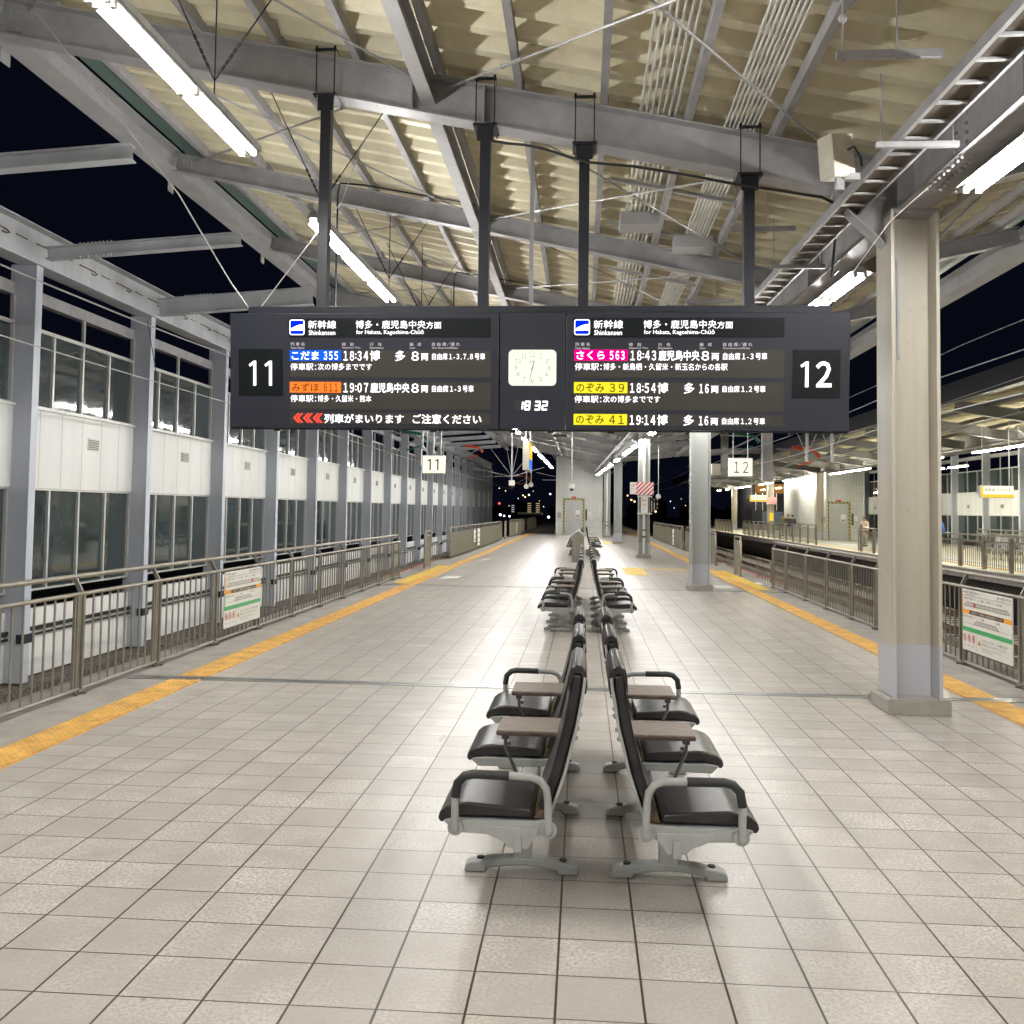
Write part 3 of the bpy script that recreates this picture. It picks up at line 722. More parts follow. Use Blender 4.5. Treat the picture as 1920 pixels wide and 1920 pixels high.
def half(cab, dx, num, nx0, rows):
    hd = bp('header_panel', rect(-2.208+dx,-.376+dx,-.048,-.219), M['screen_dark'], cab)
    # round-cornered blue train mark
    q = [(math.cos(a), math.sin(a)) for a in [i*math.pi/2+j*math.pi/8 for i in range(4) for j in range(5)]]
    def rr_(cx, cz, hw, r_):
        pts = []
        for i in range(4):
            sx, sz = ((1,1),(-1,1),(-1,-1),(1,-1))[i]
            for j in range(5):
                a = (i+j/4)*math.pi/2; pts.append((cx+sx*(hw-r_)+r_*math.cos(a), Z2, cz+sz*(hw-r_)+r_*math.sin(a)))
        return pts
    cx, cz = -2.131+dx, -.130
    lm = MB(); lm.poly([(x, Z2+.001, z) for x, _, z in rr_(cx, cz, .069, .02)][::-1]); bp('mark_frame', lm, M['led'], hd)
    lm = MB(); lm.poly(rr_(cx, cz, .061, .014)[::-1]); bp('mark_ground', lm, M['blue'], hd)
    lm = MB()
    lm.poly([(cx-.058,Z3,cz-.012),(cx+.061,Z3,cz-.012),(cx+.061,Z3,cz+.028),(cx+.02,Z3,cz+.022),(cx-.01,Z3,cz+.012)][::1])
    lm.quad((cx-.061,Z3,cz-.030),(cx+.061,Z3,cz-.030),(cx+.061,Z3,cz-.020),(cx-.061,Z3,cz-.020)); bp('mark_train', lm, M['led'], hd)
    lettering(hd, M['led'], [('新幹線',-2.028+dx,-1.772+dx,-.068,-.142),('Shinkansen',-2.023+dx,-1.78+dx,-.155,-.199),('博多・鹿児島中央',-1.593+dx,-.96+dx,-.069,-.142),('方面',-.954+dx,-.819+dx,-.080,-.142),('for Hakata, Kagoshima-Chūō',-1.588+dx,-.976+dx,-.153,-.201)], bold=.0)
    lettering(cab, M['ledsoft'], [('列 車 名',-2.19+dx,-2.062+dx,-.265,-.296),('Train Name',-2.19+dx,-2.064+dx,-.304,-.324),('時　刻',-1.717+dx,-1.613+dx,-.267,-.299),('Departure Time',-1.716+dx,-1.55+dx,-.304,-.325),('行　先',-1.464+dx,-1.357+dx,-.268,-.298),('Destination',-1.463+dx,-1.341+dx,-.304,-.322),('編　成',-1.103+dx,-1.0+dx,-.266,-.297),('Cars',-1.103+dx,-1.054+dx,-.304,-.322),('自 由 席／遅 れ',-.901+dx,-.649+dx,-.265,-.297),('Non-Reserved/Delay',-.901+dx,-.668+dx,-.305,-.326)], bold=0)
    for ri, (z0_, kind, data) in enumerate(rows):
        hgt = .245 if ri < 2 else .10
        pn = bp('display_panel', rect(-2.195+dx,-.371+dx, z0_, z0_-hgt), M['screen'], cab)
        if kind == 'msg':
            ch = MB()
            for k in range(3):
                x = -2.165+k*.09+dx
                for s_ in (0,.032):
                    xx = x+s_
                    ch.poly([(xx,Z2,z0_-.050),(xx+.042,Z2,z0_-.008),(xx+.058,Z2,z0_-.008),(xx+.018,Z2,z0_-.050)])
                    ch.poly([(xx,Z2,z0_-.050),(xx+.018,Z2,z0_-.050),(xx+.058,Z2,z0_-.093),(xx+.042,Z2,z0_-.093)])
            bp('chevrons', ch, M['ledred'], pn)
            lettering(pn, M['led'], [('列車がまいります',-1.88+dx,-1.156+dx,z0_-.012,z0_-.096),('ご注意ください',-1.073+dx,-.454+dx,z0_-.010,z0_-.094)])
            continue
        nm, no, chip, ink, tm, dest, cars, seat, stops, sw = data
        cp = bp('name_chip', rect(-2.198+dx,-1.727+dx,z0_+.002,z0_-.095,Z2,.003), M[chip], pn)
        lettering(pn, M[ink], [(nm,-2.178+dx,-1.93+dx,z0_-.010,z0_-.086),(no,-1.885+dx,-1.755+dx,z0_-.010,z0_-.086)], y=Z3, bold=.01)
        it = [(tm,-1.704+dx,-1.480+dx,z0_-.006,z0_-.092)]
        if dest == '博多': it += [('博',-1.463+dx,-1.372+dx,z0_-.002,z0_-.096),('多',-1.234+dx,-1.143+dx,z0_-.002,z0_-.096)]
        else: it += [(dest,-1.458+dx,-1.104+dx,z0_-.004,z0_-.094)]
        it += [(cars,-1.100+dx if len(cars) > 1 else -1.086+dx,-1.020+dx,z0_-.010,z0_-.092),('両',-.999+dx,-.935+dx,z0_-.028,z0_-.090),(seat,-.9+dx,-.9+dx+sw[0],z0_-.024,z0_-.085)]
        lettering(pn, M['led'], it[:-1], bold=.010); lettering(pn, M['led'], it[-1:], bold=.0)
        if stops: lettering(pn, M['led'], [('停車駅：',-2.191+dx,-1.955+dx,z0_-.117,z0_-.180),(stops,-1.94+dx,-1.94+dx+sw[1],z0_-.117,z0_-.178)], bold=.0)
    pn = bp('number_panel', rect(nx0-.205,nx0+.205,-.325,-.748), M['screen_dark'], cab)
    t_ = MB()
    if num == '11':
        for x in (nx0-.068, nx0+.078):
            t_.poly([(x,Z2,-.655),(x+.026,Z2,-.655),(x+.026,Z2,-.432),(x+.004,Z2,-.432),(x-.042,Z2,-.466),(x-.030,Z2,-.484),(x,Z2,-.464)])
    else:
        x = nx0-.095
        t_.poly([(x,Z2,-.650),(x+.028,Z2,-.650),(x+.028,Z2,-.428),(x+.004,Z2,-.428),(x-.042,Z2,-.462),(x-.030,Z2,-.480),(x,Z2,-.460)])
        text_into(t_, '２', nx0-.005, nx0+.130, -.424, -.650, Z2, .02)
    bp('track_number', t_, M['led'], pn)
half(cL, 0, '11', -2.467, [(-.336,'row',('こだま','355','chipblue','led','18:34','博多','8','自由席1-3,7,8号車','次の博多までです',(.476,.495))),
    (-.622,'row',('みずほ','611','chiporange','chipink','19:07','鹿児島中央','8','自由席1-3号車','博多・久留米・熊本',(.375,.49))), (-.896,'msg',None)])
half(cR, 2.565, '12', 2.467, [(-.329,'row',('さくら','563','chippink','led','18:43','鹿児島中央','8','自由席1-3号車','博多・新鳥栖・久留米・新玉名からの各駅',(.38,1.08))),
    (-.615,'row',('のぞみ','39','chipyellow','chipink','18:54','博多','16','自由席1,2号車','次の博多までです',(.37,.50))),
    (-.896,'row',('のぞみ','41','chipyellow','chipink','19:14','博多','16','自由席1,2号車',None,(.37,0)))])
# clock
ck = thing('wall_clock', 'lit square clock face with rounded corners in the middle of the board', 'clock', (-.456,8.62,3.45)); ck.rotation_euler = (TILT,0,0)
def rrect(hw, hh, r_, cx, cz, y):
    pts = []
    for i, (sx, sz) in enumerate(((1,1),(-1,1),(-1,-1),(1,-1))):
        for j in range(6):
            a = (i+j/5)*math.pi/2; pts.append((cx+sx*(hw-r_)+r_*math.cos(a), y, cz+sz*(hh-r_)+r_*math.sin(a)))
    return pts
ccx, ccz = -.002, -.488
fc = MB().prism(rrect(.212,.159,.04,ccx,ccz,Z2), (0,.007,0)); bp('face', fc, M['clock'], ck)
nm = MB()
for h_ in range(1,13):
    a = math.pi/2-h_*math.pi/6; x, z = ccx+.145*math.cos(a), ccz+.116*math.sin(a); wd = .012 if h_ < 10 else .022
    text_into(nm, str(h_).translate(FW), x-(wd if h_ != 1 else .007), x+(wd if h_ != 1 else .007), z+.019, z-.019, Z3, 0, .6)
    x, z = ccx+.172*math.cos(a), ccz+.142*math.sin(a); nm.box(x-.003,x+.003,Z3,Z3+.001,z-.003,z+.003)
bp('numerals', nm, M['clockink'], ck)
t_ = MB(); text_into(t_, 'JR', ccx-.028, ccx+.024, ccz+.064, ccz+.034, Z3); bp('small_mark', t_, M['inkblue'], ck)
hd_ = MB()
def hand(ang_, L, w_):
    dx, dz = math.sin(ang_), math.cos(ang_); nx, nz = dz, -dx
    hd_.poly([(ccx-dx*.02-nx*w_,Z3-.002,ccz-dz*.02-nz*w_),(ccx-dx*.02+nx*w_,Z3-.002,ccz-dz*.02+nz*w_),(ccx+dx*L+nx*w_*.4,Z3-.002,ccz+dz*L+nz*w_*.4),(ccx+dx*L-nx*w_*.4,Z3-.002,ccz+dz*L-nz*w_*.4)])
hand(R(192), .145, .0035); hand(R(16), .06, .005); bp('hands', hd_, M['clockink'], ck)
dg = thing('digital_clock', 'small white digital clock reading 18 32 under the clock face', 'clock', (-.456,8.62,3.45)); dg.rotation_euler = (TILT,0,0)
bp('display', rect(-.160,.150,-.778,-.868), M['screen'], dg)
def seg7(mb, d, x, z, w_, h_, th):
    S = {'1':'bc','8':'abcdefg','3':'abgcd','2':'abged'}[d]; sk = .006
    P_ = {'a':((x,z+h_),(x+w_,z+h_)),'g':((x,z+h_/2),(x+w_,z+h_/2)),'d':((x,z),(x+w_,z)),'f':((x,z+h_/2),(x,z+h_)),'b':((x+w_,z+h_/2),(x+w_,z+h_)),'e':((x,z),(x,z+h_/2)),'c':((x+w_,z),(x+w_,z+h_/2))}
    for s_ in S:
        (a, b), (c, d_) = P_[s_]; k = lambda zz: (zz-z)/h_*sk
        if a == c: mb.poly([(a-th+k(b),Z2,b+.002),(a+th+k(b),Z2,b+.002),(c+th+k(d_),Z2,d_-.002),(c-th+k(d_),Z2,d_-.002)])
        else: mb.poly([(a-th*.6+k(b),Z2,b-th),(c+th*.6+k(b),Z2,b-th),(c+th*.6+k(b),Z2,b+th),(a-th*.6+k(b),Z2,b+th)])
t_ = MB(); z = -.858
seg7(t_,'1',-.125,z,.035,.07,.007); seg7(t_,'8',-.066,z,.038,.07,.007); seg7(t_,'3',.024,z,.038,.07,.007); seg7(t_,'2',.088,z,.038,.07,.007)
bp('digits', t_, M['led'], dg)
# hangers clamped to the first girder
for i, x in enumerate((-2.42,-.925,-.016,1.462)):
    zt = zr(x)-.37
    t = thing('hanger_post', 'dark steel post holding the departure board, %s from the left' % ORD[i], 'post', (x,8.68,zt), 'posts that carry the departure board')
    MB().box(x-.048,x+.048,8.60,8.70,3.50,zt-.02).build('post', M['charcoal'], t, bevel=.004)
    h_ = MB(); h_.box(x-.11,x+.11,8.555,8.83,zt-.03,zt-.008); h_.box(x-.075,x+.075,8.585,8.60,zt-.16,zt-.03); h_.box(x-.14,x+.14,8.58,8.60,3.47,3.52)
    h_.build('head_plate', M['charcoal'], t)
    for s_ in (-.085,.085):
        u_ = MB().tube([(x+s_,8.565,zt-.05),(x+s_,8.565,zt+.43),(x+s_,8.84,zt+.43),(x+s_,8.84,zt-.05)], .0065, 6); u_.ball((x+s_,8.565,zt+.43),.014,6,4)
        u_.build('clamp_rod', M['charcoal'], t, smooth=True)
    MB().box(x-.10,x+.10,8.553,8.577,zt+.395,zt+.415).build('clamp_bar', M['charcoal'], t)
# black rounded units hanging under the roof
def oval(x, y, z, lb):
    t = thing('hanging_unit', lb, 'unit', (x,y,z), 'black units hung under the roof')
    pts = [(x+sx*.17+.04*math.cos(a), y-.08, z+.0+.036*math.sin(a)) for sx, a0 in ((1,-math.pi/2),(-1,math.pi/2)) for a in [a0+k*math.pi/6 for k in range(7)]]
    MB().prism(pts, (0,.16,0)).build('case', M['black'], t)
    b_ = MB(); b_.box(x-.02,x+.02,y-.02,y+.02,z+.03,zr(x)-.02); b_.tube([(x-.16,y,z+.03),(x-.12,y,z+.08),(x+.12,y,z+.08),(x+.16,y,z+.03)], .008, 5); b_.build('bracket', M['greylight'], t)
oval(-.53, 9.35, 3.60, 'black rounded unit hanging just above the middle of the departure board')
oval(-.68, 28, 3.87, 'small black rounded unit hanging far away under the roof')
# guy wires
def wire(name, pts, r, lb, mat='galv', grp=None, cat='wire'): return tag(MB().tube(pts, r, 5).build(name, M[mat], smooth=True), lb, cat, grp)
wire('guy_wire', [(-3.11,8.62,3.52),(-3.3,8.63,3.78),(-3.74,8.45,4.55),(-4.9,8.0,6.05)], .007, 'grey wire running from the left end of the board up to the eave', 'galv', 'guy wires of the board')
wire('guy_wire', [(-3.02,8.66,3.52),(-2.78,9.4,4.35),(-2.60,9.95,4.95),(-2.5,10.4,5.75)], .005, 'thin white wire rising from the left end of the board to the roof', 'white', 'guy wires of the board')
wire('guy_wire', [(2.15,8.66,3.52),(2.5,8.0,4.1),(3.4,7.3,4.9)], .004, 'thin wire from the right end of the board past the column top', 'white', 'guy wires of the board')

# ================================================================== FENCES
def rail_fence(side, y0_, y1_, posts, xf, label, base=.03):
    """railing with upright bars; side -1 left, +1 right (outward direction)"""
    t = thing('railing', label, 'railing', (xf, y0_, 0))
    o_ = side
    tr_ = MB().tube([(xf+o_*.07,y0_,1.035),(xf+o_*.07,y1_,1.035)], .024, 8); tr_.build('top_rail', M['fence'], t, smooth=True)
    tr_ = MB().tube([(xf,y0_,.885),(xf,y1_,.885)], .019, 8); tr_.build('middle_rail', M['fence'], t, smooth=True)
    tr_ = MB().tube([(xf,y0_,.045),(xf,y1_,.045)], .019, 8); tr_.build('bottom_rail', M['fence'], t, smooth=True)
    prev = y0_
    for i, y in enumerate(posts):
        p = MB(); p.box(xf-.012,xf+.012,y-.075,y-.005,.02,.87); p.box(xf-.03,xf+.03,y+.0,y+.028,.0,.87)
        p.box(xf-.011,xf+.011,y-.115,y-.095,.05,.87); p.box(xf-.011,xf+.011,y+.045,y+.065,.05,.87)
        p.prism([(xf-o_*.02,y+.006,.89),(xf+o_*.03,y+.006,.89),(xf+o_*.09,y+.006,1.02),(xf+o_*.05,y+.006,1.02)], (0,.018,0))
        p.prism([(xf-.035,y-.05,.02),(xf+.035,y-.05,.02),(xf+.035,y+.07,.02),(xf-.035,y+.07,.02)], (0,0,.025))
        p.box(xf-o_*.03-.008,xf-o_*.03+.008,y-.09,y-.07,0,.03); p.box(xf-.06,xf+.06,y+.02,y+.04,.0,.018)
        p.build('post', M['fence'], t)
    allp = [y0_-.1]+list(posts)+[y1_+.1]
    for a, b in zip(allp[:-1], allp[1:]):
        n = max(1, round((b-a-.19)/.148)); q = MB()
        for k in range(1, n):
            y = a+.065+(b-.115-a-.065)*k/n
            if y0_ < y < y1_: q.tube([(xf,y,.05),(xf,y,.88)], .0095, 6, caps=False)
        if q.v: q.build('bars', M['fence'], t, smooth=True)
    return t
PL = [6.74+1.565*k for k in range(-4,11)]; PL = [y for y in PL if y < 22.6]
rail_fence(-1, .3, 23.3, PL+[23.2], -4.45, 'long steel railing with upright bars along the left platform edge')
PR = [9.88,11.38,13.18,14.6,15.9,17.5,19.1,20.9]
rail_fence(1, .3, 22.4, [3.8,5.3,6.85,8.35]+PR+[22.3], 4.33, 'long steel railing with upright bars along the right platform edge')
def panel_fence(side, y0_, y1_, xf, label):
    t = thing('panel_fence', label, 'fence', (xf, y0_, 0), 'solid brown panel fences further down the platform')
    MB().tube([(xf+side*.05,y0_,.06),(xf+side*.05,y0_,.98),(xf+side*.05,y0_+.12,1.05),(xf+side*.05,y1_-.1,1.05),(xf+side*.05,y1_,.98),(xf+side*.05,y1_,.06)], .028, 6).build('rail_frame', M['fence'], t, smooth=True)
    p = MB(); y = y0_+.05; i = 0
    while y < y1_-.06:
        ye = min(y+.27, y1_-.03); p.box(xf-.012, xf+.012, y, ye, .07, .90); p.box(xf-.03, xf-.012, ye-.02, ye, .07, .90); p.box(xf+.012, xf+.03, ye-.02, ye, .07, .90); y = ye
    p.build('panel', M['fencepanel'], t)
    q = MB(); y = y0_+.5
    while y < y1_: q.box(xf-.01,xf+.05,y,y+.05,.9,1.04); y += 1.5
    q.build('brackets', M['fence'], t); return t
panel_fence(-1, 32.4, 52.9, -4.45, 'brown solid panel fence with rounded rail left, nearest of its row')
panel_fence(-1, 59.3, 74, -4.45, 'brown solid panel fence left, second of its row')
panel_fence(-1, 78, 92, -4.45, 'brown solid panel fence left, farthest of its row')
panel_fence(1, 33.2, 41.5, 4.38, 'brown solid panel fence right, between the second and third columns')
panel_fence(1, 42.9, 60, 4.38, 'brown solid panel fence right, beyond the striped board column')
def gate_post(x, y, label):
    t = thing('gate_post', label, 'gate post', (x,y,0), 'rounded steel gate posts at the boarding gaps')
    for s_ in (0,.09):
        MB().tube([(x,y+s_,.0),(x,y+s_,.97),(x,y+s_+.03,1.04),(x,y+s_+.95,1.04),(x,y+s_+.98,.97),(x,y+s_+.98,.0)] if s_ == 0 else [(x,y+.12,.02),(x,y+.12,.88),(x,y+.16,.92),(x,y+.80,.92),(x,y+.84,.88),(x,y+.84,.02)], .028, 6).build('hoop', M['fence'], t, smooth=True)
    MB().box(x-.01,x+.01,y+.2,y+.3,.05,.9).box(x-.01,x+.01,y+.42,y+.52,.05,.9).box(x-.01,x+.01,y+.64,y+.74,.05,.9).build('slats', M['fencepanel'], t)
gate_post(-4.45, 27.0, 'rounded steel gate post at the left boarding gap')
gate_post(4.2, 26.0, 'rounded steel gate post at the right boarding gap')
gate_post(4.25, 31.2, 'rounded steel gate post behind the second column')
gate_post(-4.45, 55.0, 'rounded steel gate post between the far left panel fences')
def hoop(x, y, L, label):
    t = thing('low_hoop_rail', label, 'rail', (x,y,0), 'low hoop rails at the boarding gaps')
    MB().tube([(x,y,-.1),(x,y,.45),(x,y+.08,.52),(x,y+L-.08,.52),(x,y+L,.45),(x,y+L,-.1)], .018, 6).build('hoop', M['fence'], t, smooth=True)
    q = MB()
    for k in range(1,5): q.tube([(x,y+L*k/5,-.05),(x,y+L*k/5,.51)], .010, 5)
    q.build('bars', M['fence'], t)
hoop(-4.78, 25.0, 2.0, 'low hoop rail left of the near gate post'); hoop(-4.78, 30.2, 2.0, 'low hoop rail beside the first left panel fence')
hoop(4.60, 24.0, 1.8, 'low hoop rail right of the near gate post'); hoop(4.62, 29.3, 1.8, 'low hoop rail behind the second column'); hoop(-4.78, 54.5, 2.5, 'low hoop rail between the far left panel fences')

# ------------------------------------------------------------------ information signs on the railings
def info_sign(xf, ya, yb, z0_, z1_, label, flip):
    """sign in the YZ plane facing the platform; u runs left to right as read"""
    t = thing('information_sign', label, 'sign', (xf,(ya+yb)/2,(z0_+z1_)/2))
    W = abs(yb-ya); Hh = z1_-z0_; s_ = 1 if xf < 0 else -1      # facing direction
    def P(u, v, k): return (xf+s_*(.012+.0016*k), (ya+(yb-ya)*u), z0_+Hh*v)
    def fill(mb, u0_, u1_, v0_, v1_, k=1): mb.quad(P(u0_,v0_,k),P(u1_,v0_,k),P(u1_,v1_,k),P(u0_,v1_,k))
    MB().box(min(xf,xf+s_*.012),max(xf,xf+s_*.012),min(ya,yb),max(ya,yb),z0_,z1_).build('plate', M['signwhite'], t)
    o = MB(); fill(o,0,1,.600,.672); fill(o,0,.018,.672,.905); o.build('orange_band', M['orange'], t)
    o = MB(); fill(o,0,1,.315,.385); fill(o,0,.012,.385,.600); o.build('green_band', M['green'], t)
    o = MB(); fill(o,.16,.85,.606,.666,2); o.build('black_band', M['ink'], t)
    o = MB()
    def tx_(s, u0_, u1_, v1_, v0_, k=2, mb=None): text_into(mb or o, s, u0_, u1_, v1_, v0_, 0, 0, 1, fn=lambda a, b: P(a, b, k))
    A_, B_ = ('広島・新大阪', '博多・鹿児島中央') if not flip else ('博多・鹿児島中央', '広島・新大阪')
    wa = .16 if not flip else .24; wb_ = .24 if not flip else .16
    tx_('←', .02, .06, .975, .935); tx_(A_, .07, .07+wa, .98, .935); tx_('方面', .08+wa, .12+wa, .975, .94)
    tx_('→', .94, .98, .975, .935); tx_(B_, .88-wb_, .88, .98, .935); tx_('方面', .89, .93, .975, .94)
    if not flip: tx_('for Hiroshima, Shin-Osaka', .07, .23, .925, .91); tx_('for Hakata, Kagoshima-Chuo', .64, .86, .925, .91)
    else: tx_('for Hakata, Kagoshima-Chuo', .07, .28, .925, .91); tx_('for Hiroshima, Shin-Osaka', .70, .86, .925, .91)
    fill(o,.0,1,.899,.903,1); fill(o,.02,1,.448,.451,1)
    tx_('16両編成', .035, .13, .875, .845); tx_('指定席', .15, .23, .875, .845); tx_('号車', .40, .46, .87, .835); tx_('自由席', .52, .60, .875, .845); tx_('1-3号車', .70, .82, .87, .835)
    tx_('8両編成', .03, .12, .575, .545); tx_('自由席', .14, .22, .575, .545); tx_('号車', .40, .47, .572, .54); tx_('指定席', .70, .78, .575, .545)
    tx_('あぶないですから、この柵から身を', .42, .92, .255, .215); tx_('乗り出したりしないでください。', .42, .90, .195, .155)
    tx_('Please do not lean over', .42, .80, .125, .105); tx_('this fence.', .42, .64, .085, .065)
    for i in range(3): tx_('禁止', .035+i*.09, .075+i*.09, .10, .075)
    fill(o,.305,.308,.03,.29,1)
    o.build('lettering', M['ink'], t)
    o = MB(); tx_('この付近から一般乗車口 全列車自由席となります', .18, .83, .655, .617, 3, o); o.build('white_lettering', M['signwhite'], t)
    o = MB(); tx_('のぞみ', .25, .31, .875, .84, 2, o); tx_('1-2', .33, .38, .87, .835, 2, o); tx_('ひかり', .62, .68, .87, .835, 2, o); tx_('さくら', .25, .33, .572, .54, 2, o); o.build('blue_lettering', M['inkblue'], t)
    # train outline
    def train(u0_, u1_, v0_, n, red):
        q = MB(); h_ = .055
        def ln(a, b, c, d, th=.0035):
            du = Vector((c-a, (d-b)*Hh/W)); L = du.length; nx, nv = -du.y/L*th, du.x/L*th*W/Hh
            q.quad(P(a-nx,b-nv,2),P(c-nx,d-nv,2),P(c+nx,d+nv,2),P(a+nx,b+nv,2))
        nose = .055
        ln(u0_,v0_,u1_,v0_); ln(u0_+nose,v0_+h_,u1_-nose,v0_+h_); ln(u0_,v0_,u0_+nose,v0_+h_); ln(u1_,v0_,u1_-nose,v0_+h_)
        for k in range(n+1):
            u = u0_+nose+(u1_-u0_-2*nose)*k/n; ln(u,v0_,u,v0_+h_, .0025)
        for k in range(n):
            u = u0_+nose+(u1_-u0_-2*nose)*(k+.5)/n; fill(q,u-.008,u+.008,v0_+.014,v0_+.04,1)
        q.build('train_diagram', M['inkgrey'], t)
        if red is not None:
            u = u0_+nose+(u1_-u0_-2*nose)*(red+.5)/n; q = MB(); fill(q,u-.022,u+.022,v0_-.004,v0_+h_+.006,3); q.build('red_car_mark', M['red'], t)
    train(.04,.97,.735,16, 12 if not flip else 3); train(.25 if flip else .24,.76 if flip else .74,.455,8,None)
    # prohibition rings and warning triangle
    q = MB()
    for i in range(3):
        cu, cv = .055+i*.092, .205; ru = .034; rv = ru*W/Hh
        for k in range(16):
            a, b = k*math.pi/8, (k+1)*math.pi/8
            q.quad(P(cu+ru*math.cos(a),cv+rv*math.sin(a),1),P(cu+ru*math.cos(b),cv+rv*math.sin(b),1),P(cu+ru*.78*math.cos(b),cv+rv*.78*math.sin(b),1),P(cu+ru*.78*math.cos(a),cv+rv*.78*math.sin(a),1))
        q.quad(P(cu-.024,cv+.035,1),P(cu-.018,cv+.042,1),P(cu+.024,cv-.035,1),P(cu+.018,cv-.042,1))
    q.build('prohibition_rings', M['red'], t)
    q = MB()
    for i in range(3):
        cu = .055+i*.092; fill(q,cu-.006,cu+.006,.175,.215,2); fill(q,cu-.014,cu+.014,.205,.215,2); fill(q,cu-.005,cu+.006,.222,.238,2)
    q.build('pictograms', M['ink'], t)
    q = MB(); q.poly([P(.33,.14,1),P(.40,.14,1),P(.365,.235,1)]); q.build('warning_triangle', M['yellow2'], t)
    q = MB(); q.poly([P(.353,.155,2),P(.377,.155,2),P(.365,.21,2)]); q.build('warning_symbol', M['ink'], t)
    return t
info_sign(-4.42, 11.66, 12.99, .165, .862, 'white boarding information sign with orange and green bands on the left railing', False)
info_sign(4.30, 11.26, 10.00, .195, .868, 'white boarding information sign with orange and green bands on the right railing', True)
def small_notice(x, y, z0_, z1_, wd, lb):
    t = thing('small_notice', lb, 'notice', (x,y,z0_), 'small notices on the far panel fences'); s_ = 1 if x < 0 else -1
    MB().box(min(x,x+s_*.012),max(x,x+s_*.012),y,y+wd,z0_,z1_).build('sheet', M['signwhite'], t)
    q = MB(); xx = x+s_*.014
    for k in range(3): q.quad((xx,y+.05,z0_+.1+k*.2),(xx,y+wd-.05,z0_+.1+k*.2),(xx,y+wd-.05,z0_+.15+k*.2),(xx,y+.05,z0_+.15+k*.2))
    q.build('print_lines', M['inkgrey'], t)
small_notice(-4.40, 40.2, .18, .88, .9, 'white poster on the first left panel fence'); small_notice(-4.40, 38.8, .35, .85, .7, 'pale notice beside the poster on the first left panel fence')
small_notice(-4.40, 64, .15, .85, .7, 'white poster on the second left panel fence')
small_notice(4.33, 36.6, .25, .90, .5, 'white poster on the right panel fence near the striped board column'); small_notice(4.33, 35.6, .50, .90, .4, 'small sheet beside the poster on the right panel fence')
small_notice(4.33, 46, .12, .88, .8, 'white poster on the farther right panel fence')

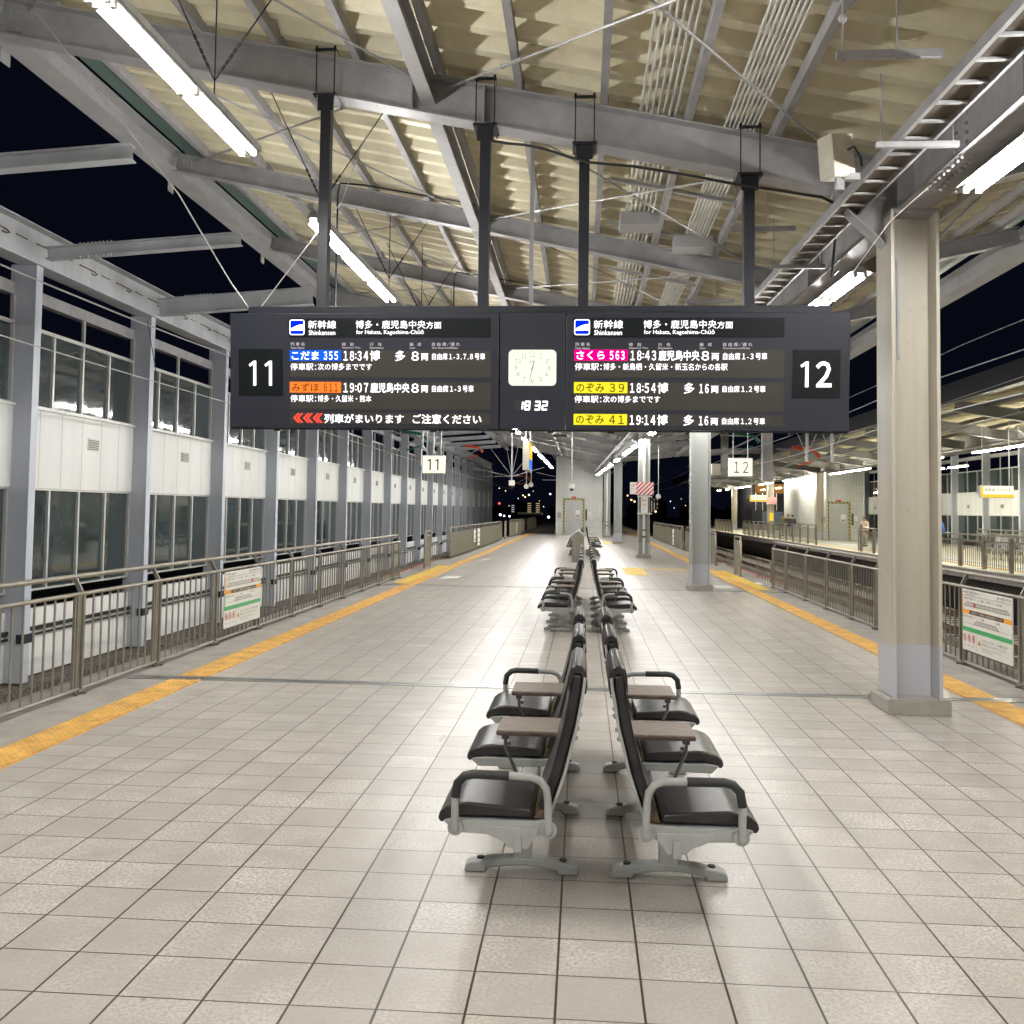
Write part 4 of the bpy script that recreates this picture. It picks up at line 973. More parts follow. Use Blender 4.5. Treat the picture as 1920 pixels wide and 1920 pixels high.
# ================================================================== BENCHES
def make_bench(mirror):
    cx = .073
    def F(mb): return mb.mirror_x(cx) if mirror else mb
    t = thing('platform_bench', 'x', 'bench', (cx*2+.27 if mirror else -.27, 5.45, 0), 'black vinyl benches with wooden tables')
    def bd_(n, mb, mat, par=None, **k): return F(mb).build(n, mat, par or t, **k)
    for i in range(3):
        y = 4.17+1.03*i; W_ = .56
        # seat: shell and cushion profiles in XZ
        sh = MB().prism([(-.585,y,.345),(-.545,y,.308),(-.20,y,.315),(-.135,y,.340),(-.115,y,.40),(-.128,y,.402),(-.15,y,.360),(-.20,y,.352),(-.52,y,.356),(-.565,y,.352)], (0,W_,0))
        s = bd_('seat_shell', sh, M['benchmetal'], bevel=.004)
        cu = MB().prism([(-.598,y+.012,.330),(-.612,y+.012,.350),(-.603,y+.012,.376),(-.575,y+.012,.400),(-.53,y+.012,.417),(-.48,y+.012,.422),(-.36,y+.012,.414),(-.215,y+.012,.402),(-.200,y+.012,.388),(-.202,y+.012,.362),(-.50,y+.012,.362),(-.555,y+.012,.350)], (0,W_-.024,0))
        bd_('seat_cushion', cu, M['leather'], bevel=.011, seg=3, smooth=True)
        bk_ = MB().prism([(-.198,y+.02,.362),(-.155,y+.02,.365),(-.130,y+.02,.43),(-.150,y+.02,.45)], (0,W_-.04,0)); bd_('perforated_backing', bk_, M['brown'])
        # backrest
        q = [(-.185,.405),(-.125,.56),(-.075,.76),(-.050,.90),(-.040,.985)]
        p1 = [(a,y+.01,b) for a, b in q]; p2 = [(a+.048,y+.01,b-.006) for a, b in reversed(q)]
        bk = bd_('backrest', MB().prism(p1+p2, (0,W_-.02,0)), M['leather'], bevel=.014, seg=3, smooth=True)
        shp = [(-.128,.395),(-.072,.56),(-.022,.76),(.003,.90),(.012,.97)]
        bd_('back_shell', MB().prism([(a,y,b) for a, b in shp]+[(a+.012,y,b-.003) for a, b in reversed(shp)], (0,W_,0)), M['benchmetal'], bk)
        hc = [(-.056,.895),(-.052,.97),(-.045,1.005),(-.022,1.022),(.006,1.016),(.022,.99),(.028,.93),(.022,.895),(.012,.90),(-.0,.985),(-.03,.985)]
        bd_('headrest_cap', MB().prism([(a,y+.004,b) for a, b in hc], (0,W_-.008,0)), M['leather'], bk, bevel=.006, seg=2, smooth=True)
        bl = MB()
        for yy in (y+.06, y+W_-.06):
            for zz in (.70,.74,.80): bl.ball((-.022+(zz-.7)*.19,yy,zz), .012, 6, 4)
        bd_('back_bolts', bl, M['benchmetal'], bk)
    for i in range(2):
        y = 4.77+1.03*i
        tb_ = bd_('side_table', MB().box(-.415,-.085,y,y+.335,.572,.598), M['wood'], bevel=.008)
        st = MB().tube([(-.375,y+.07,.57),(-.372,y+.07,.50),(-.345,y+.07,.44),(-.31,y+.07,.36)], .009, 6); st.box(-.39,-.355,y+.05,y+.09,.545,.572); st.box(-.362,-.345,y+.055,y+.085,.515,.53)
        bd_('table_stalk', st, M['benchdark'], tb_, smooth=True)
    for y in (4.125, 6.80):
        P_ = [(-.528,y,.325),(-.530,y,.47),(-.520,y,.52),(-.490,y,.550),(-.455,y,.558),(-.30,y,.556),(-.205,y,.552),(-.165,y,.538),(-.142,y,.505),(-.135,y,.46),(-.130,y,.325)]
        ar = bd_('armrest', MB().tube(P_, .0165, 10).ball((-.528,y,.325),.0165,8,5).ball((-.13,y,.325),.0165,8,5), M['benchmetal'], smooth=True)
        bd_('grip', MB().tube([(-.530,y,.46)]+P_[2:5]+[(-.30,y,.556)], .0195, 10), M['grip'], ar, smooth=True)
        s_ = 1 if y < 5 else -1
        bd_('mounting_disc', MB().tube([(-.528,y+.005*s_,.33),(-.528,y+.03*s_,.33)], .034, 12).tube([(-.130,y+.005*s_,.33),(-.130,y+.03*s_,.33)], .034, 12), M['benchmetal'], ar)
        yb = y+.025*s_
        bd_('end_plate', MB().prism([(-.565,yb,.352),(-.535,yb,.305),(-.36,yb,.300),(-.15,yb,.312),(-.115,yb,.36)], (0,.02*s_,0)), M['benchmetal'])
        bd_('bracket', MB().prism([(-.415,yb-.008*s_,.336),(-.178,yb-.008*s_,.332),(-.180,yb-.008*s_,.305),(-.222,yb-.008*s_,.246),(-.300,yb-.008*s_,.250),(-.325,yb-.008*s_,.275),(-.415,yb-.008*s_,.312)], (0,.03*s_,0)).box(-.280,-.245,yb-.018,yb+.01,.235,.305), M['benchmetal'], bevel=.003)
    bd_('under_beam', MB().box(-.298,-.224,4.16,6.77,.245,.315), M['benchmetal'], bevel=.004)
    for k, y in enumerate((4.56, 5.455, 6.35)):
        pt = bd_('post', MB().box(-.306,-.220,y-.035,y+.035,.06,.25), M['benchmetal'], bevel=.005)
        o = [(-.533,.012),(-.528,.036),(-.505,.048),(-.40,.066),(-.30,.074),(-.22,.074),(-.13,.066),(-.03,.048),(-.006,.036),(0.,.012),(0.,.0),(-.10,.0),(-.105,.018),(-.18,.032),(-.265,.037),(-.35,.032),(-.43,.018),(-.435,.0),(-.533,.0)]
        ft = bd_('foot', MB().prism([(a,y-.036,b) for a, b in o], (0,.072,0)), M['benchmetal'], bevel=.012, seg=3, smooth=True)
        bd_('floor_bolt', MB().tube([(-.46,y,.055),(-.46,y,.064)], .018, 8).tube([(-.075,y,.055),(-.075,y,.064)], .018, 8), M['grip'], ft)
    return t
bL, bR = make_bench(False), make_bench(True)
bL['label'] = 'black bench row nearest the camera facing the left track'; bR['label'] = 'black bench row nearest the camera facing the right track'
for dy, w_ in ((9.11,'first bench row past the metal joint'),(12.1,'second bench row past the metal joint'),(32.0,'bench row behind the gabled steel cabinet'),(35.0,'farthest bench row toward the lift')):
    copy_tree(bL, (-.27, 5.45+dy, 0), 'black %s, facing the left track' % w_); copy_tree(bR, (.416, 5.45+dy, 0), 'black %s, facing the right track' % w_)
# gabled stainless cabinet between the benches
t = thing('steel_cabinet', 'stainless steel cabinet with gabled top standing between the bench rows', 'cabinet', (-.14,31.9,0))
x0_, x1_ = -.335, .055; zc = .86; zp = 1.04; xm = (x0_+x1_)/2
MB().prism([(x0_,31.8,0),(x1_,31.8,0),(x1_,31.8,zc),(xm,31.8,zp-.03),(x0_,31.8,zc)], (0,.9,0)).build('body', M['fence'], t)
MB().prism([(x0_-.03,31.78,zc-.02),(xm,31.78,zp-.03),(x1_+.03,31.78,zc-.02),(x1_+.03,31.78,zc+.03),(xm,31.78,zp+.02),(x0_-.03,31.78,zc+.03)], (0,.94,0)).build('gable_roof', M['galv'], t)

# ================================================================== LEFT FACADE
def facade(name, label, xc, s, k0, k1, ya, pitch, zl, zoff, struts=True, zmid=None, group=None):
    """s=+1: face looks toward +X (left building); zl(levels)"""
    t = thing(name, label, 'building', (xc, ya, 0), group)
    f = lambda d: xc - s*d            # d metres behind the column face
    def bx(mb, d0, d1, y0_, y1_, z0_, z1_):
        a, b = f(d0), f(d1); return mb.box(min(a,b), max(a,b), y0_, y1_, z0_, z1_)
    zb, z1, z2, z3, z4, z5, z6, z7 = zl    # base,low win bottom,low head,sill,transom,upper head, beam top, top beam
    ys = [ya+pitch*k for k in range(k0, k1+1)]
    for y in ys:
        c = MB(); bx(c, .012, .42, y-.17, y-.155, zb, z7); bx(c, .012, .42, y-.025, y-.01, zb, z7); bx(c, .02, .03, y-.155, y-.025, zb, z7)
        o = c.build('facade_column', M['bldcol'], t)
        c = MB(); bx(c, 0, .012, y-.18, y, zb, z7); c.build('column_flange', M['bldedge'], o)
    L0, L1 = ys[0]-1, ys[-1]
    c = MB(); c.ibeam((f(.12),L0,z7+.29),(f(.12),L1,z7+.29), .60, .34, .02, .012); c.build('top_beam', M['greyrust'], t)
    hk = MB(); y = L0+1.2
    while y < min(L1, ys[0]+40):
        hk.tube([(f(.09),y,z7+.36),(f(.09),y+.5,z7+.36),(f(.09),y+.58,z7+.33),(f(.09),y+.5,z7+.30),(f(.09),y+.40,z7+.305)], .011, 5); hk.tube([(f(.09),y+.75,z7+.36),(f(.09),y+1.05,z7+.355)], .009, 5); y += 1.3
    hk.build('cable_hooks', M['rail'], t)
    for y in ys[:-1]:
        a, b = y+.0, y+pitch-.17
        p = MB(); bx(p, .30, .38, a, b, z2+.04, z3); bx(p, .26, .38, a, b, z3, z3+.035); p.build('wall_panel', M['panel'], t)
        p = MB(); bx(p, .30, .38, a, b, zb, z1-.28); p.build('base_panel', M['panel'], t)
        p = MB(); bx(p, .34, .50, a, b, z5, z6); p.build('clerestory_beam', M['grey'], t)
        n = 4 if s > 0 else 3
        def win(z0_, z1_, tr):
            g_ = MB(); bx(g_, .37, .375, a, b, z0_, z1_ if tr is None else tr); o = g_.build('window', M['glass'], t)
            q = MB()
            for k in range(n+1):
                yy = a+.03+(b-a-.06)*k/n; hi = z1_ if (tr is None or k % 2 == 0) else tr
                bx(q, .32, .369, yy-.025, yy+.025, z0_, hi)
            bx(q, .318, .367, a, b, z0_, z0_+.03); bx(q, .318, .367, a, b, (z1_ if tr is None else tr)-.0, (z1_ if tr is None else tr)+.06)
            q.build('frame', M['alu'], o)
        win(z1, z2, None); win(z3+.035, z5, z4)
        vy = a+(b-a)*.60; q = MB(); bx(q, .285, .30, vy-.19, vy+.19, zmid-.10, zmid+.12); v = q.build('vent', M['alu'], t)
        q = MB()
        for k in range(6): bx(q, .275, .285, vy-.16, vy+.16, zmid-.08+k*.031, zmid-.062+k*.031)
        q.build('louvres', M['vent'], v)
    q = MB(); bx(q, .24, .28, L0, L1, z1-.62, z1-.56); bx(q, .24, .28, L0, L1, z1-.70, z1-.67)
    for y in ys: bx(q, -.02, .1, y-.2, y+.05, z1-.74, z1-.60)
    q.build('conduit', M['charcoal'], t)
    return t, ys
facB, ysB = facade('station_building', 'white panelled station building with long rows of dark windows left of the tracks', -8.5, 1, -3, 19, 14.36, 3.985, (-1.06, .28, 1.90, 3.20, 4.46, 4.93, 5.12, 5.40), 0, zmid=2.74)
# steel struts between the facade and the canopy eave
for i, y in enumerate(ysB[1:16]):
    if i == 1: y = 10.75
    t = MB(); z0_ = 5.62; hh = .34 if i == 3 else .19
    a_, b_ = Vector((-8.42,y-.03,z0_-.02)), Vector((-5.35,y+.05,z0_+.22))
    t.ibeam(a_, b_, hh, .18, .014, .01)
    c_ = a_.lerp(b_, .28); t.bar(a_.lerp(b_,.22), a_.lerp(b_,.30), .03, hh*.5)
    for k in range(9): 
        p_ = a_.lerp(b_, .18+.02*k); t.ball(p_-Vector((0,.07,hh/2+.01)), .022, 6, 4); t.ball(p_-Vector((0,.07,-hh/2-.01)), .02, 6, 4)
    o = t.build('strut_beam', M['greyrust'], None, loc=(-8.45,y,z0_))
    tag(o, 'rusty grey steel strut from building to canopy eave, %s from the camera' % ordn(i), 'beam', 'struts between the building and the canopy')
# lamp hung cables in front of facade: overhead wires of the left track
def catenary(x, z, lb, y1_=110, sag=.22, r=.011, grp='overhead wires'):
    pts = []; y = 5.
    while y <= y1_: pts.append((x, y, z + sag*abs(math.sin(math.pi*y/22.))*-1)); y += 2.2
    return wire('overhead_wire', pts, r, lb, 'charcoal' if z > 9 else 'galv', grp)
catenary(-6.9, 4.72, 'upper overhead wire running before the left facade', r=.012)
catenary(-6.7, 3.66, 'lower overhead contact wire running before the left facade', sag=.05, r=.009)
for y in (14.6, 22.9, 31.5): wire('dropper_wire', [(-6.9,y,4.6),(-6.7,y,3.64)], .006, 'short dropper wire hanging before the left facade', 'charcoal', 'droppers of the overhead wires')

def catenary_arm(x, y, z, s, label, red=True):
    t = thing('catenary_arm', label, 'catenary arm', (x,y,z), 'insulated overhead line arms')
    MB().tube([(x-1.5*s,y,z+.35),(x,y,z+.30),(x+.2*s,y,z+.1)], .035, 6).tube([(x-1.5*s,y,z-.5),(x,y,z+.25)], .03, 6).build('tube', M['galv'], t, smooth=True)
    q = MB(); m_ = M['insred'] if red else M['insgreen']
    q.tube([(x-.9*s,y,z+.42),(x-.1*s,y,z+.32),(x+.15*s,y,z+.02)], .055, 6); q.tube([(x-.7*s,y,z-.3),(x-.1*s,y,z-.12)], .03, 6)
    for k in range(6): q.tube([(x-(.85-.12*k)*s,y,z+.41-.015*k),(x-(.80-.12*k)*s,y,z+.405-.015*k)], .085, 6)
    q.build('insulator', m_, t, smooth=False)
catenary_arm(-5.95, 55, 4.95, 1, 'red insulated overhead line arm by the left facade')
catenary_arm(-6.0, 36, 4.2, 1, 'green insulated overhead line arm behind the number 11 sign', False)
catenary_arm(9.0, 38, 3.85, 1, 'red insulated overhead line arm right of the number 12 sign')
catenary_arm(7.4, 42, 4.7, 1, 'green insulated overhead line arm above the number 12 sign', False)
catenary_arm(8.6, 52, 3.7, 1, 'green insulated overhead line arm right of the number 12 sign', False)
catenary_arm(-4.3, 75, 4.0, 1, 'small red overhead line arm far down the left track')
for (x, y, z0_, z1_, lb) in ((-5.75,34,3.9,6.0,'left'),(-5.35,34,3.7,6.0,'middle'),(-6.3,37,3.3,6.0,'far left')):
    t_ = MB().tube([(x,y,z0_),(x,y,z1_)], .035, 8); t_.ball((x,y,z0_), .08, 8, 5)
    tag(t_.build('drop_rod', M['galv'], smooth=True), 'vertical steel drop rod above the number 11 sign, %s one' % lb, 'rod', 'drop rods of the overhead line')
for (x, y, lb) in ((7.3,32,'left'),(8.1,32,'right')):
    t_ = MB().tube([(x,y,3.4),(x,y,5.2)], .05, 8); t_.tube([(x-.3,y,4.3),(x,y,3.6),(x+.3,y,4.3)], .02, 5)
    tag(t_.build('drop_rod', M['galv'], smooth=True), 'vertical steel drop rod above the number 12 sign, %s one' % lb, 'rod', 'drop rods of the overhead line')

# number signs
def numsign(x, y, num, label, rz):
    t = thing('track_number_sign', label, 'sign', (x,y,3.06)); t.rotation_euler = (0,0,rz)
    MB().box(-.355,.355,-.09,.09,-.285,.285).build('case', M['signwhite'], t, local=True, bevel=.02)
    MB().box(-.33,.33,-.095,-.0905,-.26,.26).build('lit_face', M['lightbox'], t, local=True)
    q = MB(); 
    if num == '11':
        for x in (-.115,.125): q.poly([(x,-.098,-.18),(x+.045,-.098,-.18),(x+.045,-.098,.17),(x+.01,-.098,.17),(x-.07,-.098,.12),(x-.07,-.098,.095),(x,-.098,.11)])
    else: text_into(q, '１２', -.215, .215, .17, -.17, -.098, .0, .8)
    q.build('number', M['ink'], t, local=True)
    q = MB()
    for a in (-.22,.22): q.tube([(a,0,.28),(a,0,2.2)], .014, 6)
    q.build('hanger', M['galv'], t, local=True)
numsign(-4.62, 29.5, '11', 'lit white hanging sign with the number 11 above the left platform edge', R(-4))
numsign(4.72, 29.3, '12', 'lit white hanging sign with the number 12 above the right platform edge', R(4))

# hanging camera poles, box sign and mirrors
def campole(x, y, zt, zb_, lb):
    t = thing('hanging_camera', lb, 'camera', (x,y,zb_), 'cameras hung on poles under the roof')
    MB().tube([(x,y,zt),(x,y,zb_+.18)], .024, 8).build('pole', M['galv'], t, smooth=True)
    q = MB()
    for a, b in ((-.7,.9),(.7,.9),(-.25,1.3),(.25,1.3),(-1.2,.25),(-1.0,.0),(1.0,.3)): q.tube([(x,y,zb_+.30),(x+a,y+.1,zb_+.30+b)], .0045, 5)
    q.build('guy_wires', M['galv'], t)
    MB().tube([(x,y,zb_+.18),(x,y,zb_+.02)], .095, 12).build('housing', M['signwhite'], t, smooth=True)
    MB().ball((x,y,zb_+.0),.07,10,6).build('dome', M['black'], t, smooth=True)
campole(-2.2, 29.6, 5.6, 2.42, 'white dome camera hanging on a pole with guy wires at left')
campole(-.38, 32.5, 5.3, 2.42, 'small white camera hanging on a pole in front of the lift shaft')
t = thing('box_sign', 'tall hanging light box with yellow and blue side faces seen edge on', 'sign', (-2.0,33.3,3.6))
MB().box(-2.10,-1.88,33.3,35.2,3.10,4.10).build('case', M['beige'], t)
MB().quad((-1.872,33.33,3.5),(-1.872,35.17,3.5),(-1.872,35.17,4.07),(-1.872,33.33,4.07)).build('yellow_face', M['lightboxy'], t)
MB().quad((-1.872,33.33,3.13),(-1.872,35.17,3.13),(-1.872,35.17,3.49),(-1.872,33.33,3.49)).build('blue_face', M['lightboxb'], t)
q = MB(); q.tube([(-2.02,33.8,4.1),(-2.02,33.8,5.7)],.025,6); q.tube([(-1.92,34.8,4.1),(-1.92,34.8,5.7)],.025,6); q.tube([(-2.02,33.8,4.5),(-1.92,34.8,4.5)],.02,6); q.build('hanger', M['galv'], t)
for i, (x, y, z) in enumerate(((-1.98,33.6,2.52),(-1.86,34.4,2.60))):
    t = thing('round_mirror', 'small round mirror on a rod below the light box, %s one' % ('left','right')[i], 'mirror', (x,y,z), 'round mirrors below the light box')
    MB().tube([(x,y,z),(x,y,3.1)], .016, 6).build('rod', M['galv'], t); MB().tube([(x,y-.02,z),(x,y+.02,z)], .085, 14).build('disc', M['signwhite'], t, smooth=True)
t = thing('round_mirror', 'small round mirror on a rod right of the second column', 'mirror', (2.95,38,2.3)); MB().tube([(2.95,38,2.3),(2.95,38,4.3)], .016, 6).build('rod', M['galv'], t); MB().tube([(2.95,37.98,2.3),(2.95,38.02,2.3)], .10, 14).build('disc', M['signwhite'], t, smooth=True)

# ================================================================== LIFT SHAFT (near platform)
def lift(name, label, x0_, x1_, y0_, y1_, ztop, slope, dx0, dx1, dz, mat):
    t = thing(name, label, 'lift shaft', ((x0_+x1_)/2, y0_, 0))
    MB().prism([(x0_,y0_,0),(x1_,y0_,0),(x1_,y0_,ztop-slope*(x1_-x0_)),(x0_,y0_,ztop)], (0,y1_-y0_,0)).build('walls', mat, t)
    MB().box(x0_-.05,x0_+.03,y0_-.05,y0_+.02,0,ztop).build('corner_trim', M['white'], t)
    d = MB(); w_ = (dx1-dx0)/2
    for k in range(2): MB().box(dx0+k*w_+.008,dx0+(k+1)*w_-.008,y0_-.025,y0_-.005,0,dz).build('door_leaf', M['door'], t)
    h_ = MB(); h_.box(dx0-.16,dx0-.02,y0_-.035,y0_-.005,0,dz+.18); h_.box(dx1+.02,dx1+.16,y0_-.035,y0_-.005,0,dz+.18); h_.box(dx0-.02,dx1+.02,y0_-.035,y0_-.005,dz+.03,dz+.18)
    h_.build('hazard_frame', M['hazard'], t)
    MB().box((dx0+dx1)/2-.17,(dx0+dx1)/2+.17,y0_-.05,y0_-.03,dz+.19,dz+.30).build('red_sign', M['red'], t)
    p = MB().box(dx0+w_*1.2,dx0+w_*1.75,y0_-.04,y0_-.03,dz*.5,dz*.72).build('notice', M['signwhite'], t)
    MB().box(dx0+w_*1.27,dx0+w_*1.68,y0_-.044,y0_-.041,dz*.52,dz*.58).build('notice_image', M['inkgrey'], p)
    MB().box(dx1+.22,dx1+.34,y0_-.06,y0_-.01,dz*.42,dz*.75).build('call_panel', M['brown'], t); MB().box(dx1+.40,dx1+.60,y0_-.04,y0_-.01,dz*.55,dz*.68).build('notice', M['signwhite'], t)
    MB().box(dx0-.55,dx0-.30,y0_-.03,y0_-.01,dz*.48,dz*.64).build('grille', M['inkgrey'], t)
    MB().ball((dx0+w_*.12,y0_-.03,dz*.5),.06,8,5,(1,.2,1)).build('yellow_mark', M['yellow2'], t); return t
lift('lift_shaft', 'grey clad lift shaft with sliding doors at the end of the near platform', -1.88, 1.42, 69.5, 76, 5.75, .24, -1.26, -.03, 2.42, M['cladding'])
tag(MB().tube([(.55,69.3,.95),(1.2,69.3,1.25)],.02,5).build('handrail', M['galv']), 'thin diagonal handrail on the lift shaft wall', 'handrail')

# ================================================================== OPPOSITE PLATFORM (right)
struct('far_platform_floor', MB().quad((12.45,10,0),(22.2,10,0),(22.2,130,0),(12.45,130,0)), paint('pale_far_floor', (.55,.52,.42), .3, var=.08, scale=1))
q = MB(); q.box(12.35,22.3,10,130,-.30,-.004); struct('far_platform_edge', q, M['conc'])
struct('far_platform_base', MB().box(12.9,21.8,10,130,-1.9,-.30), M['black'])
YB = MB(); YB.box(13.25,13.6,10,120,-.001,.006); struct('far_tactile_paving', YB, M['yellow'])
BB = MB(); BB.box(14.1,14.35,30,80,-.001,.005); BB.box(15.2,17.5,58,59,-.001,.005); struct('blue_floor_marking', BB, paint('blue_marking', (.20,.42,.62), .5))
def xv2(y): return 15.5
def fr2(y0_, y1_, lb, x=12.85):
    t = thing('railing', lb, 'railing', (x,y0_,0), 'railings of the opposite platform')
    MB().tube([(x,y0_,.03),(x,y0_,1.0),(x,y0_+.1,1.08),(x,y1_-.1,1.08),(x,y1_,1.0),(x,y1_,.03)], .03, 6).tube([(x,y0_,.9),(x,y1_,.9)], .022, 6).build('frame', M['fence'], t, smooth=True)
    y = y0_+.1; k = 0
    while y < y1_:
        MB().box(x-.05,x+.05,y,y+.14,0,1.04).build('post', M['fence'], t)
        q = MB(); yy = y+.3
        while yy < min(y+1.9, y1_): q.box(x-.008,x+.008,yy,yy+.02,.05,.9); yy += .16
        if q.v: q.build('bars', M['fence'], t)
        y += 1.95
fr2(22, 46, 'railing of the opposite platform nearest on the right')
fr2(54, 78.5, 'railing of the opposite platform before the second lift shaft')
fr2(84, 95, 'far railing of the opposite platform')
fr2(30, 47, 'pale railing at the back of the opposite platform', 18.6)
# columns
cdef = [33.4, 47.6, 64.5, 81, 100]
p2c = None
for i, y in enumerate(cdef):
    t = thing('steel_column', 'beige steel column on the opposite platform, %s from the right' % ordn(i), 'column', (15.5,y,0), 'columns along the opposite platform')
    c = MB(); c.box(15.25,15.28,y-.25,y+.25,0,4.5); c.box(15.72,15.75,y-.25,y+.25,0,4.5); c.box(15.28,15.72,y-.02,y+.02,0,4.5); c.build('shaft', M['column'], t)
    c = MB(); c.prism([(15.25,y-.1,4.1),(15.25,y-.1,4.55),(14.6,y-.1,4.75),(14.6,y-.1,4.6)], (0,.2,0)); c.build('haunch', M['grey'], t)
# canopy
c2 = thing('platform_canopy', 'dark edged canopy with ribbed yellowish sheets over the opposite platform', 'canopy', (15.5,50,5))
def z2(x): return 4.62+.14*abs(x-15.5)
deck('roof_sheet', lambda y: 11.6, lambda y: 15.4, 18., 120., lambda x, y: z2(x)+.12, M['fardeck'], c2, .8, .16)
deck('roof_sheet', lambda y: 15.6, lambda y: 22, 18., 120., lambda x, y: z2(x)+.12, M['fardeck'], c2, .8, .16)
for y in [25.7+k*4.7 for k in range(18)]:
    g_ = MB(); g_.ibeam((11.4,y,z2(11.4)-.12),(15.3,y,z2(15.3)-.14),.34,.2); g_.ibeam((15.7,y,z2(15.7)-.14),(22,y,z2(22)-.12),.30,.2); g_.build('girder', M['farsteel'], c2)
for x in (12.4,13.4,14.4,17,18.5,20,21.5): MB().bar((x,18,z2(x)+.06),(x,120,z2(x)+.06),.08,.12).build('purlin', M['farsteel'], c2)
MB().ibeam((15.5,18,4.7),(15.5,120,4.7),.6,.3,.02,.02).build('valley_beam', M['farsteel'], c2)
MB().box(11.05,11.35,18,120,z2(11.3)-.1,z2(11.3)+.50).build('fascia', M['charcoal'], c2)
# lights
F2 = fixture('fluorescent_light', 2.4, M['tube2'], 'fluorescent light over the opposite platform, nearest in its front row', (14.7,16.9,4.10), 'lights of the opposite platform')
n = 0
for x, z, ys_ in ((14.7,4.10,[19.6,22.3,29.6,32.3,35.0,40.5,43.3,46,50.5,53.3,56,63.5,66.5,69.5,76,79,86,89,92,98,104]),(18.2,4.10,[30,33,38,47,50,58,66,74,82,90,98])):
    for y in ys_:
        if x < 16 and n == 0: n = 1
        copy_tree(F2, (x,y,z), 'fluorescent light over the opposite platform, %s in its %s row' % (ordn(n), 'front' if x < 16 else 'rear')); n += 1
    n = 0
lift('lift_shaft', 'pale lift shaft with closed doors and hazard stripes on the opposite platform', 16.0, 18.35, 64.5, 78, 5.3, 0., 16.15, 17.35, 2.35, M['cladding'])
facR, ysR = facade('station_building', 'panelled facade with dark windows behind the opposite platform on the right', 22.6, -1, 0, 14, 38.0, 4.6, (-1.35, .2, 1.72, 3.05, 4.3, 5.0, 5.2, 5.5), 0, zmid=2.25)
def ysign(x, y, z, w_, h_, lb, txt):
    t = thing('hanging_sign', lb, 'sign', (x,y,z), 'yellow and white signs of the opposite platform')
    MB().box(x-w_/2,x+w_/2,y,y+.18,z-h_/2,z+h_/2).build('case', M['signwhite'], t)
    MB().box(x-w_/2+.02,x+w_/2-.02,y-.006,y-.002,z-h_/2+.02,z+h_/2-.02).build('lit_face', M['lightbox'], t)
    MB().box(x-w_/2+.02,x+w_/2-.02,y-.010,y-.007,z-h_/2+.02,z-h_/2+h_*.30).box(x-w_/2+.02,x-w_/2+.02+w_*.07,y-.010,y-.007,z-h_/2+h_*.3,z+h_/2-.02).build('yellow_band', M['lightboxy'], t)
    q = MB(); text_into(q, txt, x-w_*.36, x+w_*.40, z+h_*.30, z+h_*.02, y-.012); q.build('lettering', M['ink'], t)
    q = MB(); q.tube([(x-w_*.4,y+.09,z+h_/2),(x-w_*.4,y+.09,4.7)],.02,5); q.tube([(x+w_*.4,y+.09,z+h_/2),(x+w_*.4,y+.09,4.7)],.02,5); q.build('hanger', M['galv'], t)
ysign(13.3, 32.0, 2.48, 1.05, .40, 'yellow and white hanging direction sign nearest on the right', '新幹線 13 のりば')
ysign(15.1, 84, 2.98, 1.55, .58, 'yellow and white hanging direction sign far on the opposite platform', 'のりかえ 出口')
t = thing('warning_board', 'pink striped warning board on the far column of the opposite platform', 'board', (15.5,80.6,2.8)); MB().box(15.1,15.95,80.62,80.7,2.45,3.05).build('panel', M['redstripes'], t)
MB().box(15.38,15.66,80.6,80.7,1.1,1.75).build('yellow_panel', M['lightboxy'], t)
# benches at the opposite platform: rows of grey seats
def far_bench(y, lb):
    t = thing('seat_row', lb, 'bench', (16.2,y,0), 'grey seat rows on the opposite platform')
    for k in range(3):
        yy = y+k*.62
        MB().box(16.0,16.42,yy,yy+.48,.40,.44).build('seat', M['grey'], t); MB().prism([(16.42,yy,.42),(16.46,yy,.42),(16.56,yy,.88),(16.52,yy,.88)], (0,.48,0)).build('backrest', M['grey'], t)
        MB().tube([(16.05,yy+.24,0),(16.2,yy+.24,.4)],.02,5).tube([(16.4,yy+.24,0),(16.25,yy+.24,.4)],.02,5).build('leg', M['galv'], t)
        MB().tube([(16.02,yy-.04,.40),(16.02,yy-.04,.60),(16.4,yy-.04,.62)],.016,5).build('armrest', M['galv'], t)
far_bench(33.0, 'grey seat row nearest on the opposite platform'); far_bench(35.6, 'grey seat row second on the opposite platform'); far_bench(38.2, 'grey seat row third on the opposite platform')
t = thing('security_camera', 'white camera with round housing on a bar at far right', 'camera', (15.0,33.2,2.85)); MB().tube([(14.8,33.2,2.75),(15.25,33.2,2.75)],.03,6).build('bar', M['galv'], t); MB().ball((14.9,33.15,2.9),.11,10,6).build('housing', M['signwhite'], t, smooth=True)

# ------------------------------------------------------------------ people
skin = paint('skin', (.50,.30,.21), .55); hairm = paint('hair', (.02,.014,.012), .6)
def grow(name, verts, edges, radii, mat, parent, sub=1):
    me = bpy.data.meshes.new(name); me.from_pydata([Vector(v) for v in verts], edges, []); o = bpy.data.objects.new(name, me); COL.objects.link(o)
    sk = o.modifiers.new('skin', 'SKIN'); sk.use_smooth_shade = True
    for i, r_ in enumerate(radii): me.skin_vertices[0].data[i].radius = (r_ if isinstance(r_, tuple) else (r_, r_))
    me.skin_vertices[0].data[0].use_root = True
    s = o.modifiers.new('sub', 'SUBSURF'); s.levels = sub; s.render_levels = sub
    dg_ = bpy.context.evaluated_depsgraph_get(); m2 = bpy.data.meshes.new_from_object(o.evaluated_get(dg_)); bpy.data.objects.remove(o)
    m2.materials.clear(); m2.materials.append(mat); m2.name = name
    for p_ in m2.polygons: p_.use_smooth = True
    o = bpy.data.objects.new(name, m2); COL.objects.link(o); o.parent = parent; return o
